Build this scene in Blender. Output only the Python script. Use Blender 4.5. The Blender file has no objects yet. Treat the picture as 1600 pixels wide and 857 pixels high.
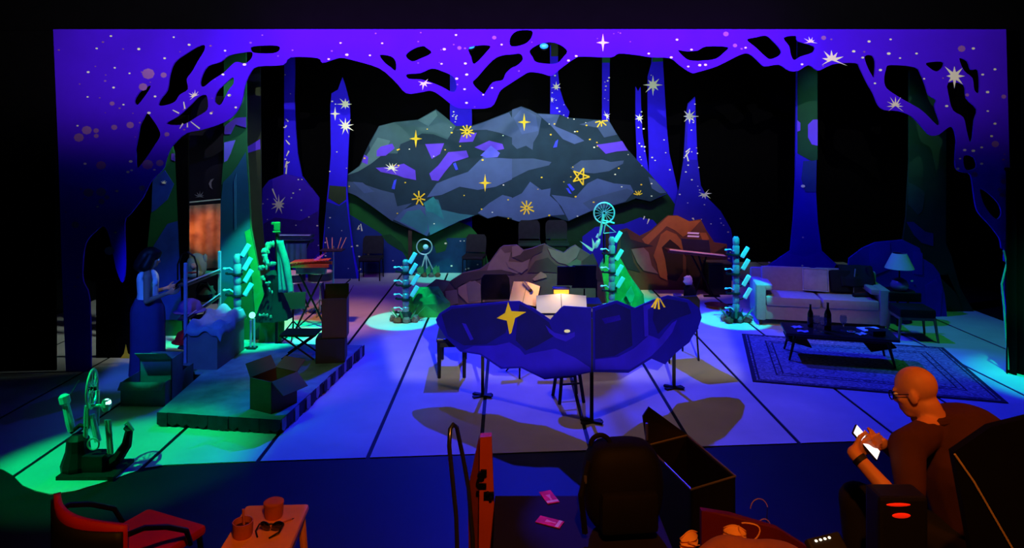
import bpy, bmesh, math, random
from mathutils import Vector, Matrix, Euler, Quaternion
PI = math.pi
C = bpy.context.scene.collection
random.seed(7)

# ------------------------------------------------------------------ camera, world, lights, exposure
F, CX, CY, CZ = 1100.0, 792.0, 215.0, 3.0      # focal length in pixels, vanishing point, eye height
cam_d = bpy.data.cameras.new('camera'); cam = bpy.data.objects.new('camera', cam_d); C.objects.link(cam)
cam.location = (0, 0, CZ); cam.rotation_euler = (PI/2, 0, 0)
cam_d.sensor_width = 36; cam_d.lens = F*36/1600
cam_d.shift_x = (800-CX)/1600; cam_d.shift_y = -(428.5-CY)/1600
cam_d.clip_start = 0.05; cam_d.clip_end = 100
bpy.context.scene.camera = cam
vs = bpy.context.scene.view_settings
vs.view_transform = 'Standard'; vs.look = 'None'; vs.gamma = 1; vs.exposure = 0.0; vs.use_curve_mapping = False

world = bpy.data.worlds.new('world'); bpy.context.scene.world = world
world.use_nodes = True
world.node_tree.nodes['Background'].inputs[0].default_value = (.012, .012, .03, 1)
world.node_tree.nodes['Background'].inputs[1].default_value = 0.02

def lamp(name, kind, loc, target, power, col, size=.1, angle=40, blend=.4, size_y=None, spread=None):
    d = bpy.data.lights.new(name, kind); o = bpy.data.objects.new(name, d); C.objects.link(o)
    o.location = loc; d.energy = power; d.color = col
    if target is not None:
        o.rotation_euler = (Vector(target)-Vector(loc)).to_track_quat('-Z', 'Y').to_euler()
    if kind == 'SPOT':
        d.spot_size = math.radians(angle); d.spot_blend = blend; d.shadow_soft_size = size
    elif kind == 'AREA':
        d.shape = 'RECTANGLE'; d.size = size; d.size_y = size_y or size
        if spread: d.spread = math.radians(spread)
    else:
        d.shadow_soft_size = size
    return o

BLUE = (.012, .02, 1.0)
def framed(o, u0, u1, v0, v1, soft=.03):
    """framing shutters of a profile lamp: the beam is cut to a rectangle (tangents of the angles off its axis)"""
    d = o.data; d.use_nodes = True
    t = d.node_tree; n = t.nodes; l = t.links
    tc = n.new('ShaderNodeTexCoord'); sp = n.new('ShaderNodeSeparateXYZ'); l.new(tc.outputs['Normal'], sp.inputs[0])
    az = n.new('ShaderNodeMath'); az.operation = 'ABSOLUTE'; l.new(sp.outputs['Z'], az.inputs[0])
    last = None
    for ax, lo, hi in (('X', u0, u1), ('Y', v0, v1)):
        dv = n.new('ShaderNodeMath'); dv.operation = 'DIVIDE'; l.new(sp.outputs[ax], dv.inputs[0]); l.new(az.outputs[0], dv.inputs[1])
        sf = soft if isinstance(soft, (int, float)) else soft[ax]
        for a, b_ in ((lo-sf, lo+sf), (hi+sf, hi-sf)):
            mr = n.new('ShaderNodeMapRange'); mr.interpolation_type = 'SMOOTHSTEP'
            if a < b_: mr.inputs['From Min'].default_value = a; mr.inputs['From Max'].default_value = b_
            else:
                mr.inputs['From Min'].default_value = b_; mr.inputs['From Max'].default_value = a
                mr.inputs['To Min'].default_value = 1; mr.inputs['To Max'].default_value = 0
            l.new(dv.outputs[0], mr.inputs['Value'])
            if last is None: last = mr.outputs[0]
            else:
                q = n.new('ShaderNodeMath'); q.operation = 'MULTIPLY'; l.new(last, q.inputs[0]); l.new(mr.outputs[0], q.inputs[1]); last = q.outputs[0]
    l.new(last, n['Emission'].inputs['Strength'])

# front projectors, shuttered off the stage floor
framed(lamp('projector', 'SPOT', (0, -3.5, 5.0), (0, 12, 5.0), 5600, (1, .93, .9), .03, 70, .9), -2, 2, -.15, 2, .05)
framed(lamp('portal_wash', 'SPOT', (0, 1.0, 4.4), (0, 12, 4.4), 1500, (.15, .06, 1), .05, 88, 1.0), -2, 2, -.20, 2, .12)
framed(lamp('cloud_flat_profile', 'SPOT', (.9, -.5, 4.0), (.9, 8, 4.0), 2100, (1, .92, .85), .03, 70, .1), -.25, .22, -.435, -.315, .012)
# blue back light from the bar over the mountains: long shadows toward the audience
lamp('blue_back_light', 'SPOT', (.5, 14.6, 6.9), (1.9, 8.4, 0), 6000, BLUE, .05, 60, .4)
lamp('blue_back_light_left', 'SPOT', (-1.5, 13.5, 6.9), (-2.4, 9.0, 0), 950, BLUE, .05, 40, .8)
framed(lamp('blue_left_cross', 'SPOT', (-3.6, 4.5, 4.0), (-4.0, 8.5, .9), 900, (.03, .12, 1), .04, 32, .6), -.17, .2, -.14, .3, .02)
lamp('green_box_special', 'SPOT', (-5.0, 6.6, 3.4), (-4.1, 7.9, .58), 420, (0, 1, .4), .03, 9, .5)
lamp('box_amber_fill', 'SPOT', (-.6, 4.6, 4.4), (-2.3, 8.3, .6), 90, (1, .36, .25), .05, 20, .8)  # unseen fill added to warm the dark boxes
lamp('gold_star_fill', 'SPOT', (-3.4, 8.2, 2.6), (-5.15, 9.5, .1), 40, (1, .9, .6), .03, 9, .5)  # unseen spot added so the gold star shows bright
lamp('blue_side_light', 'SPOT', (3.3, 10.7, 5.6), (5.3, 11.2, .3), 620, (.03, .03, 1), .04, 70, .7)
lamp('blue_drum_wash', 'SPOT', (-2.0, 9.5, 5.4), (-2.2, 12.2, .5), 420, (.1, .05, 1), .05, 60, .8)
lamp('violet_batten', 'AREA', (.2, 7.5, 4.62), (.2, 9.0, 4.3), 62, (.36, .0, 1), 6.6, size_y=.1, spread=70)
lamp('warm_centre', 'SPOT', (1.2, 6.6, 6.7), (1.15, 8.0, 0), 150, (1, .6, .25), .2, 54, 1.0)
lamp('green_fill_right', 'SPOT', (6.0, 9.5, 6.0), (6.4, 10.3, 0), 230, (.05, 1, .2), .2, 50, 1.0)
lamp('amber_sofa_fill', 'SPOT', (3.2, 7.0, 4.2), (4.6, 11.0, .4), 230, (1, .45, .22), .2, 24, 1.0)
lamp('green_fill_left', 'SPOT', (-3.2, 6.0, 6.6), (-2.8, 8.2, 0), 90, (.12, 1, .25), .3, 44, 1.0)
lamp('mountain_fill', 'AREA', (0, 10.3, 5.0), (0, 15.3, 2.9), 85, (.78, 1, .95), 6.5, size_y=.25, spread=62)  # extra unseen fill for the mountain and upstage trees
lamp('left_tree_fill', 'SPOT', (-1.6, 9.4, 5.2), (-4.2, 10.6, 2.6), 420, (.8, 1, .9), .1, 50, .9)  # unseen fill added to lift the dark left trunks
lamp('right_tree_fill', 'SPOT', (4.6, 9.5, 5.2), (5.95, 12.2, 3.3), 330, (.6, 1, .95), .1, 40, .9)  # unseen fill added to lift the right trees
lamp('rock_light', 'SPOT', (.6, 9.7, 5.0), (.4, 12.2, .8), 950, (1, .68, .52), .15, 38, .9)
lamp('cave_light', 'SPOT', (3.9, 11.2, 4.6), (3.4, 13.8, .9), 520, (1, .46, .16), .1, 32, .8)
lamp('drum_light', 'SPOT', (-3.0, 10.0, 5.0), (-3.0, 11.4, .6), 560, (1, .36, .12), .1, 34, .9)
# green specials
G = (.0, 1, .42); CYN = (.0, 1, .72)
lamp('green_left_special', 'SPOT', (-6.2, 5.0, 5.6), (-3.6, 6.45, 0), 1700, (.0, 1, .24), .03, 21, .6)
lamp('green_platform_special', 'SPOT', (-4.6, 5.4, 5.6), (-2.95, 7.5, .1), 330, (.0, 1, .40), .1, 18, 1.0)
lamp('green_trunk_special', 'SPOT', (-2.9, 9.2, 3.6), (-3.62, 10.2, .62), 1500, G, .03, 36, .4)
lamp('green_right_special', 'SPOT', (5.6, 7.0, 5.4), (6.75, 8.65, 0), 1700, G, .04, 22, .9)
lamp('cyan_tower_left', 'SPOT', (-1.72, 10.1, 4.7), (-1.70, 11.5, 0), 1300, CYN, .02, 14.5, .2)
lamp('cyan_tower_right', 'SPOT', (3.70, 10.1, 4.7), (3.72, 11.5, 0), 1300, CYN, .02, 14, .2)
lamp('cyan_tower_middle', 'SPOT', (2.75, 9.8, 4.3), (1.80, 12.1, 1.5), 1300, (.0, 1, .42), .03, 33, .4)
lamp('cyan_ring', 'SPOT', (-1.5, 13.6, 4.2), (-1.5, 15.0, .2), 520, CYN, .03, 17, .3)
lamp('shelf_fill', 'SPOT', (-2.4, 8.3, 3.4), (-3.98, 9.25, 1.0), 110, (.9, .8, .6), .05, 24, .8)  # unseen fill added to lift the rack and puppet head
# house side: amber work light over the first rows
framed(lamp('amber_house_light', 'SPOT', (.3, .2, 4.9), (.3, 3.2, 1.6), 430, (1, .27, .022), .06, 75, .5), -2, 2, -2, .10, .05)
lamp('amber_house_light_right', 'SPOT', (3.6, 2.2, 4.3), (2.0, 3.4, 1.7), 150, (1, .17, .015), .06, 26, .6)

# ------------------------------------------------------------------ helpers
def W(px, py, D):
    return Vector(((px-CX)*D/F, D, CZ-(py-CY)*D/F))
def fl(px, py, z=0):
    return W(px, py, (CZ-z)*F/(py-CY))
def s2l(c):
    c = c/255
    return c/12.92 if c <= .04045 else ((c+.055)/1.055)**2.4

MATS = {}
def M(name, rgb, rough=.8, metal=0, var=.18, scale=5, bump=0, emit=0, spec=.25, trans=0, ecol=None, alpha=1):
    if name in MATS: return MATS[name]
    m = bpy.data.materials.new(name); m.use_nodes = True
    t = m.node_tree; n = t.nodes; l = t.links
    b = n['Principled BSDF']
    base = [s2l(c) for c in rgb]
    b.inputs['Roughness'].default_value = rough; b.inputs['Metallic'].default_value = metal
    b.inputs['Specular IOR Level'].default_value = spec
    co = n.new('ShaderNodeTexCoord')
    no = n.new('ShaderNodeTexNoise'); no.inputs['Scale'].default_value = scale; no.inputs['Detail'].default_value = 4
    l.new(co.outputs['Object'], no.inputs['Vector'])
    rp = n.new('ShaderNodeValToRGB')
    rp.color_ramp.elements[0].position = .3; rp.color_ramp.elements[1].position = .7
    rp.color_ramp.elements[0].color = [c*(1-var) for c in base]+[1]
    rp.color_ramp.elements[1].color = [min(1, c*(1+var)) for c in base]+[1]
    l.new(no.outputs['Fac'], rp.inputs['Fac']); l.new(rp.outputs['Color'], b.inputs['Base Color'])
    if bump:
        bp = n.new('ShaderNodeBump'); bp.inputs['Strength'].default_value = bump; bp.inputs['Distance'].default_value = .02
        l.new(no.outputs['Fac'], bp.inputs['Height']); l.new(bp.outputs['Normal'], b.inputs['Normal'])
    if emit:
        b.inputs['Emission Color'].default_value = [s2l(c) for c in (ecol or rgb)]+[1]
        b.inputs['Emission Strength'].default_value = emit
    if trans: b.inputs['Transmission Weight'].default_value = trans; b.inputs['IOR'].default_value = 1.3
    if alpha < 1: b.inputs['Alpha'].default_value = alpha
    MATS[name] = m
    return m

class B:
    def __init__(s): s.b = bmesh.new()
    def verts(s, vv, ff):
        vs_ = [s.b.verts.new(v) for v in vv]
        for f in ff:
            try: s.b.faces.new([vs_[i] for i in f])
            except ValueError: pass
        return s
    def box(s, c, d, rz=0, rot=None):
        m = (rot.to_matrix() if rot is not None else Matrix.Rotation(rz, 3, 'Z'))
        c = Vector(c); vv = []
        for x in (-.5, .5):
            for y in (-.5, .5):
                for z in (-.5, .5): vv.append(c + m @ Vector((x*d[0], y*d[1], z*d[2])))
        return s.verts(vv, [(0,1,3,2),(4,6,7,5),(0,4,5,1),(2,3,7,6),(0,2,6,4),(1,5,7,3)])
    def rbox(s, c, d, r=.02, rz=0, rot=None):     # box with bevelled edges
        t = bmesh.new(); bmesh.ops.create_cube(t, size=1)
        for v in t.verts: v.co = Vector((v.co.x*d[0], v.co.y*d[1], v.co.z*d[2]))
        bmesh.ops.bevel(t, geom=t.edges[:], offset=min(r, min(d)*.45), segments=2, affect='EDGES', profile=.6)
        m = (rot.to_matrix() if rot is not None else Matrix.Rotation(rz, 3, 'Z'))
        t.verts.index_update()
        s.verts([Vector(c)+m @ v.co for v in t.verts], [[v.index for v in f.verts] for f in t.faces]); t.free(); return s
    def cyl(s, p0, p1, r0, r1=None, n=10):
        return s.tube([p0, p1], [r0, r0 if r1 is None else r1], n)
    def tube(s, pts, r, n=8, closed=False):
        pts = [Vector(p) for p in pts]; k = len(pts)
        rs = r if isinstance(r, (list, tuple)) else [r]*k
        rings = []; up = None
        for i, p in enumerate(pts):
            if closed: t = pts[(i+1) % k]-pts[i-1]
            else: t = pts[min(i+1, k-1)]-pts[max(i-1, 0)]
            t.normalize()
            if up is None:
                up = Vector((0, 0, 1)) if abs(t.z) < .9 else Vector((1, 0, 0))
            a = t.cross(up)
            if a.length < 1e-4: a = t.cross(Vector((.3, 1, .2)))
            a.normalize(); b_ = a.cross(t); up = b_
            rings.append([s.b.verts.new(p+(a*math.cos(2*PI*j/n)+b_*math.sin(2*PI*j/n))*rs[i]) for j in range(n)])
        for i in range(k if closed else k-1):
            A, Bq = rings[i], rings[(i+1) % k]
            for j in range(n):
                try: s.b.faces.new([A[j], A[(j+1) % n], Bq[(j+1) % n], Bq[j]])
                except ValueError: pass
        if not closed:
            for rg in (rings[0][::-1], rings[-1]):
                try: s.b.faces.new(rg)
                except ValueError: pass
        return s
    def ring(s, c, R, r, axis='Y', n=28, m=8, a0=0, a1=2*PI, sq=1.0, rot=None):
        pts = []; full = abs(a1-a0-2*PI) < 1e-6
        for i in range(n if full else n+1):
            a = a0+(a1-a0)*i/n
            u, v = math.cos(a)*R, math.sin(a)*R*sq
            p = {'Y': Vector((u, 0, v)), 'Z': Vector((u, v, 0)), 'X': Vector((0, u, v))}[axis]
            if rot is not None: p = rot.to_matrix() @ p
            pts.append(Vector(c)+p)
        return s.tube(pts, r, m, closed=full)
    def lathe(s, prof, c=(0,0,0), n=16, rot=None, ripple=0, k=9):
        rings = []; m = rot.to_matrix() if rot is not None else Matrix.Identity(3)
        for (r, z) in prof:
            rings.append([s.b.verts.new(Vector(c)+m @ Vector((r*(1+ripple*math.sin(k*2*PI*j/n))*math.cos(2*PI*j/n), r*(1+ripple*math.sin(k*2*PI*j/n))*math.sin(2*PI*j/n), z))) for j in range(n)])
        for a, b_ in zip(rings, rings[1:]):
            for j in range(n): s.b.faces.new([a[j], a[(j+1) % n], b_[(j+1) % n], b_[j]])
        s.b.faces.new(rings[0][::-1]); s.b.faces.new(rings[-1])
        return s
    def ball(s, c, r, n=14, m=9, rot=None):
        r = (r, r, r) if not isinstance(r, (tuple, list)) else r
        mt = rot.to_matrix() if rot is not None else Matrix.Identity(3)
        c = Vector(c); P = lambda a, e: c+mt @ Vector((r[0]*math.cos(a)*math.sin(e), r[1]*math.sin(a)*math.sin(e), r[2]*math.cos(e)))
        top = s.b.verts.new(P(0, 0)); bot = s.b.verts.new(P(0, PI))
        rg = [[s.b.verts.new(P(2*PI*j/n, PI*i/m)) for j in range(n)] for i in range(1, m)]
        for j in range(n):
            s.b.faces.new([top, rg[0][j], rg[0][(j+1) % n]]); s.b.faces.new([bot, rg[-1][(j+1) % n], rg[-1][j]])
        for a, b_ in zip(rg, rg[1:]):
            for j in range(n): s.b.faces.new([a[j], b_[j], b_[(j+1) % n], a[(j+1) % n]])
        return s
    def prism(s, pts, d):           # planar polygon of 3-D points pushed along d
        pts = [Vector(p) for p in pts]; d = Vector(d); n = len(pts)
        a = [s.b.verts.new(p) for p in pts]; b_ = [s.b.verts.new(p+d) for p in pts]
        s.b.faces.new(a); s.b.faces.new(b_[::-1])
        for i in range(n): s.b.faces.new([a[i], b_[i], b_[(i+1) % n], a[(i+1) % n]])
        return s
    def rock(s, c, r, seed=0, n=9, m=6):
        k = len(s.b.verts); rnd = random.Random(seed); s.ball(c, r, n, m); s.b.verts.ensure_lookup_table()
        for v in s.b.verts[k:]: v.co = Vector(c)+(v.co-Vector(c))*rnd.uniform(.78, 1.12)
        return s
    def sheet(s, f, nu, nv, th=None):       # parametric surface f(u,v) in 0..1
        g = [[s.b.verts.new(f(i/nu, j/nv)) for j in range(nv+1)] for i in range(nu+1)]
        for i in range(nu):
            for j in range(nv): s.b.faces.new([g[i][j], g[i+1][j], g[i+1][j+1], g[i][j+1]])
        return s

def top_of(o):
    while o.parent: o = o.parent
    return o
def obj(name, b, mat, parent=None, smooth=False, w=False, label=None, kind=None, solid=0):
    me = bpy.data.meshes.new(name)
    bmesh.ops.recalc_face_normals(b.b, faces=b.b.faces[:])
    b.b.to_mesh(me); b.b.free()
    return link(name, me, mat, parent, smooth, w, label, kind, solid)
def link(name, me, mat, parent=None, smooth=False, w=False, label=None, kind=None, solid=0):
    o = bpy.data.objects.new(name, me); C.objects.link(o)
    me.materials.clear(); me.materials.append(mat)
    if smooth:
        for p in me.polygons: p.use_smooth = True
        try: me.set_sharp_from_angle(angle=math.radians(40))
        except Exception: pass
    if parent:
        if w:
            r = top_of(parent)
            mt = Matrix.Translation(r.location) @ Euler(r.rotation_euler).to_matrix().to_4x4()
            me.transform(mt.inverted())
        o.parent = parent
    if solid:
        md = o.modifiers.new('solid', 'SOLIDIFY'); md.thickness = solid; md.offset = 0
    if label: o['label'] = label
    if kind: o['kind'] = kind
    return o
def thing(name, label, cat, loc=(0,0,0), rz=0, group=None):
    o = bpy.data.objects.new(name, None); C.objects.link(o)
    o.empty_display_size = .1
    o.location = loc; o.rotation_euler = (0, 0, rz); o['label'] = label; o['category'] = cat
    if group: o['group'] = group
    return o
def tag(o, label, cat, group=None):
    o['label'] = label; o['category'] = cat
    if group: o['group'] = group
    return o
def copy_tree(o, parent=None):
    c = o.copy(); C.objects.link(c); c.parent = parent
    for ch in list(o.children): copy_tree(ch, c)
    return c
def place(src, label, loc, rz=0, scale=None):
    c = copy_tree(src); c['label'] = label; c.location = loc; c.rotation_euler = (0, 0, rz)
    if scale: c.scale = (scale,)*3
    return c
def catmull(p, k=3):
    out = []; n = len(p)
    for i in range(n):
        a, b_, c, d = (Vector(p[(i+j-1) % n]) for j in range(4))
        for q in range(k):
            t = q/k
            out.append(.5*((2*b_)+(-a+c)*t+(2*a-5*b_+4*c-d)*t*t+(-a+3*b_-3*c+d)*t**3))
    return out

# flats: painted boards cut to an outline, standing at a real depth
def board(root, name, px, D, mat, th=.03, off=0, label=None, smooth_k=0, kind=None):
    pts = catmull([(a, b_) for a, b_ in px], smooth_k) if smooth_k else px
    if off: off += (len(root.children) % 37)*.0002      # painted layers never share a plane
    b = B().prism([W(p[0], p[1], D)-Vector((0, off, 0)) for p in pts], (0, th, 0))
    return obj(name, b, mat, root, w=True, label=label, kind=kind)
def flat(name, label, cat, px, D, mat, group=None, brace=True, smooth_k=0, th=.04):
    ws = [W(a, b_, D) for a, b_ in px]
    x0, x1 = min(p.x for p in ws), max(p.x for p in ws); zt = max(p.z for p in ws)
    px = [(a, min(b_, CY+CZ*F/D)) for a, b_ in px]
    r = thing(name, label, cat, ((x0+x1)/2, D, 0), 0, group)
    board(r, 'panel', px, D, mat, th, smooth_k=smooth_k)
    if brace:
        xm = (x0+x1)/2 if brace is True else W(brace, 0, D).x
        h = min(1.0, zt*.5)
        obj('brace', B().cyl((xm, D+th, h), (xm, D+.2, .02), .02, n=6).box((xm, D+.13, .015), (.05, .18, .03)), M('brace_wood', (60, 48, 35)), r, w=True)
    return r
def star_pts(kind, cx, cy, R, seed=0, n=8, a0=0, a1=2*PI, rot=0, asp=1.0):
    rnd = random.Random(3 if isinstance(seed, list) else seed); polys = []
    if kind == 'four':
        p = []
        for i in range(8):
            a = rot+i*PI/4; r = R*(1 if i % 4 == 0 else (.72*asp if i % 2 == 0 else .2))
            p.append((cx+math.sin(a)*r, cy-math.cos(a)*r))
        polys.append(p)
    elif kind == 'burst':
        p = []; k = 2*n
        for i in range(k+(0 if a1-a0 > 6.2 else 1)):
            a = a0+(a1-a0)*i/k
            r = R*(rnd.uniform(.6, 1.1) if i % 2 == 0 else .3)
            p.append((cx+math.sin(a)*r, cy-math.cos(a)*r))
        if a1-a0 < 6.2: p.append((cx, cy))
        polys.append(p)
    elif kind == 'aster':
        for i in range(n):
            a = a0+(a1-a0)*i/n+rnd.uniform(-.08, .08); r = R*rnd.uniform(.8, 1.1); w = R*.085
            s_, c_ = math.sin(a), -math.cos(a)
            polys.append([(cx+s_*R*.12-c_*w, cy+c_*R*.12+s_*w), (cx+s_*r-c_*w, cy+c_*r+s_*w), (cx+s_*r+c_*w, cy+c_*r-s_*w), (cx+s_*R*.12+c_*w, cy+c_*R*.12-s_*w)])
    elif kind == 'five':
        pt = [(cx+math.sin(rot+i*2*PI*2/5)*R, cy-math.cos(rot+i*2*PI*2/5)*R) for i in range(5)]
        for i in range(5):
            a, b_ = Vector(pt[i]), Vector(pt[(i+1) % 5]); t = (b_-a).normalized(); q = Vector((-t.y, t.x))*R*.075
            polys.append([tuple(a+q), tuple(b_+q), tuple(b_-q), tuple(a-q)])
    elif kind == 'stroke':
        for (x0, y0, x1, y1) in seed:
            a, b_ = Vector((x0, y0)), Vector((x1, y1)); t = (b_-a).normalized(); q = Vector((-t.y, t.x))*R
            polys.append([tuple(a+q*.6), tuple(b_+q), tuple(b_-q), tuple(a-q*.6)])
    return polys
def star(root, D, mat, polys, off=.022, name='star', label=None):
    b = B()
    for i, p in enumerate(polys):
        o = off+i*.0004
        b.prism([W(x, y, D)-Vector((0, o, 0)) for x, y in p], (0, .004, 0))
    return obj(name, b, mat, root, w=True, label=label)
def specks(root, D, mat, pts, off=.022, n=6, name='specks'):
    b = B()
    for (x, y, r) in pts:
        b.prism([W(x+math.cos(2*PI*i/n)*r*1.15, y+math.sin(2*PI*i/n)*r*.8, D)-Vector((0, off, 0)) for i in range(n)], (0, .004, 0))
    return obj(name, b, mat, root, w=True, kind='stuff')
def inside(p, poly):
    x, y = p; c = False; j = len(poly)-1
    for i in range(len(poly)):
        xi, yi = poly[i][0], poly[i][1]; xj, yj = poly[j][0], poly[j][1]
        if (yi > y) != (yj > y) and x < (xj-xi)*(y-yi)/(yj-yi)+xi: c = not c
        j = i
    return c
def scatter(poly, n, r0=.7, r1=1.6, seed=1, holes=()):
    rnd = random.Random(seed); xs = [p[0] for p in poly]; ys = [p[1] for p in poly]; out = []
    while len(out) < n:
        p = (rnd.uniform(min(xs), max(xs)), rnd.uniform(min(ys), max(ys)))
        if inside(p, poly) and not any(inside(p, h) for h in holes): out.append((p[0], p[1], rnd.uniform(r0, r1)))
    return out
def RG(x0, y0, s, pts): return [(x0+a/s, y0+b_/s) for a, b_ in pts]

# ------------------------------------------------------------------ paints
black = M('black_masking', (3, 3, 4), .9, spec=.05)
blk = M('black_paint', (16, 16, 18), .6, spec=.3)
blkm = M('black_metal', (20, 20, 23), .4, .6)
steel = M('steel', (170, 175, 180), .3, .9)
cream = M('cream_projected_star', (255, 246, 205), .8, var=.05)  # projected star light put into cream coloured shapes
gold = M('gold_star_paint_and_light', (255, 205, 40), .7, var=.08)  # paint on the mountain; elsewhere projected stars put into the colour
# ------------------------------------------------------------------ the setting
def struct(name, b, m, parent=None):
    o = obj(name, b, m, parent); o['kind'] = 'structure'; return o
dark_floor = M('dark_stage_paint', (18, 20, 23), .55, var=.25, scale=3, spec=.2)
canvas = M('pale_floor_canvas', (205, 200, 195), .85, var=.10, scale=1.6, bump=.05)
floor = struct('floor', B().box((0, 10.7, -.05), (24, 13.2, .1)), dark_floor)
struct('audience_riser', B().box((0, 1.3, .27), (24, 5.6, .56)), M('riser_carpet', (14, 13, 14), .9))
struct('wall_back', B().box((0, 17.4, 3.7), (24, .1, 7.6)), black)
struct('wall_left', B().box((-9.5, 9, 3.7), (.1, 17, 7.6)), black)
struct('wall_right', B().box((9.5, 9, 3.7), (.1, 17, 7.6)), black)
struct('ceiling', B().box((0, 9, 7.55), (24, 17, .1)), black)
# black masking round the cut cloth
D0 = 9.0
zt = W(0, 47, D0).z
struct('trim_1', B().box((0, 9.03, zt+1.5), (19, .03, 3.0)), black)
xl = W(84, 0, D0).x; xr = W(1583, 0, D0).x
struct('trim_2', B().box((xl-1.0, 9.05, 2.2), (2.0, .03, 4.4)), black)
struct('trim_3', B().box((xr+1.6, 9.05, 2.2), (2.9, .03, 4.4)), black)
# canvas strips, joints left open
seams = [-7.6, -6.5, -5.4, -4.35, -3.3, -2.3, -1.3, -.25, .8, 1.8, 2.86, 3.9, 4.95, 6.0, 7.05, 8.1]
def front(x): return 6.48+(x+2.6)*.075
edge_left = [(-7.6, 7.2), (-5.4, 6.75), (-4.45, 6.30), (-4.1, 6.0), (-3.76, 5.88), (-3.6, 6.0), (-3.41, 6.2), (-3.24, 6.42), (-2.6, 6.48)]
def front2(x):
    if x >= -2.6: return front(x)
    for (a, ya), (b_, yb) in zip(edge_left, edge_left[1:]):
        if a <= x <= b_: return ya+(yb-ya)*(x-a)/(b_-a)
    return 7.2
for a, b_ in zip(seams, seams[1:]):
    a, b_ = a+.02, b_-.02
    xs = [a+(b_-a)*i/6 for i in range(7)]
    pts = [(x, front2(x), .001) for x in xs]+[(b_, 16.9, .001), (a, 16.9, .001)]
    obj('floor_panel', B().prism(pts, (0, 0, .007)), canvas, floor)

# ------------------------------------------------------------------ cut cloth portal of branches
r1 = lambda p: RG(60, 20, 3.895, p)
r2 = lambda p: RG(400, 20, 3.895, p)
r3 = lambda p: RG(800, 20, 3.895, p)
r4 = lambda p: RG(1180, 20, 3.81, p)
r5 = lambda p: RG(60, 220, 3.895, p)
r8 = lambda p: RG(1180, 220, 3.81, p)
opening = ([(143, 582), (141, 470), (131, 440), (130, 415), (135, 380), (150, 362), (163, 354), (172, 372), (182, 420), (192, 442)] +
    r5([(533, 760), (528, 500), (560, 450), (640, 345), (690, 245), (760, 175), (775, 130), (800, 60), (828, 20)]) +
    r1([(900, 735), (1000, 712), (1130, 668), (1200, 615), (1240, 540), (1260, 440), (1290, 370), (1335, 328), (1490, 318)]) +
    r2([(212, 272), (375, 276), (405, 305), (470, 287), (520, 275), (600, 292), (750, 338), (850, 422), (915, 490), (1000, 485), (1060, 475), (1110, 497), (1180, 552), (1230, 580), (1310, 586), (1430, 575), (1470, 510), (1492, 470)]) +
    r3([(0, 425), (70, 380), (110, 362), (180, 370), (240, 385), (290, 345), (380, 280), (430, 267), (600, 272), (650, 249), (760, 258), (850, 272), (960, 277), (1020, 322), (1090, 366), (1130, 362), (1250, 325), (1380, 260), (1440, 250), (1500, 300)]) +
    r4([(55, 320), (140, 310), (200, 346), (255, 346), (315, 312), (370, 345), (420, 325), (480, 304), (598, 300), (622, 332), (660, 410), (700, 480), (730, 550), (770, 580), (850, 586), (930, 618), (1000, 692), (1040, 730), (1090, 726), (1150, 682), (1180, 692), (1195, 760)]) +
    r8([(1192, 40), (1190, 160), (1235, 190), (1280, 205), (1300, 330), (1320, 420), (1390, 500), (1450, 580), (1462, 640)]) +
    [(1568, 390), (1568, 408), (1573, 412), (1565, 444), (1568, 457), (1571, 483), (1571, 524), (1576, 582)])
outer = [(1608, 582), (1590, 480), (1584, 400), (1576, 240), (1571, 46), (84, 46), (92, 240), (98, 440), (104, 582)]
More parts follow.
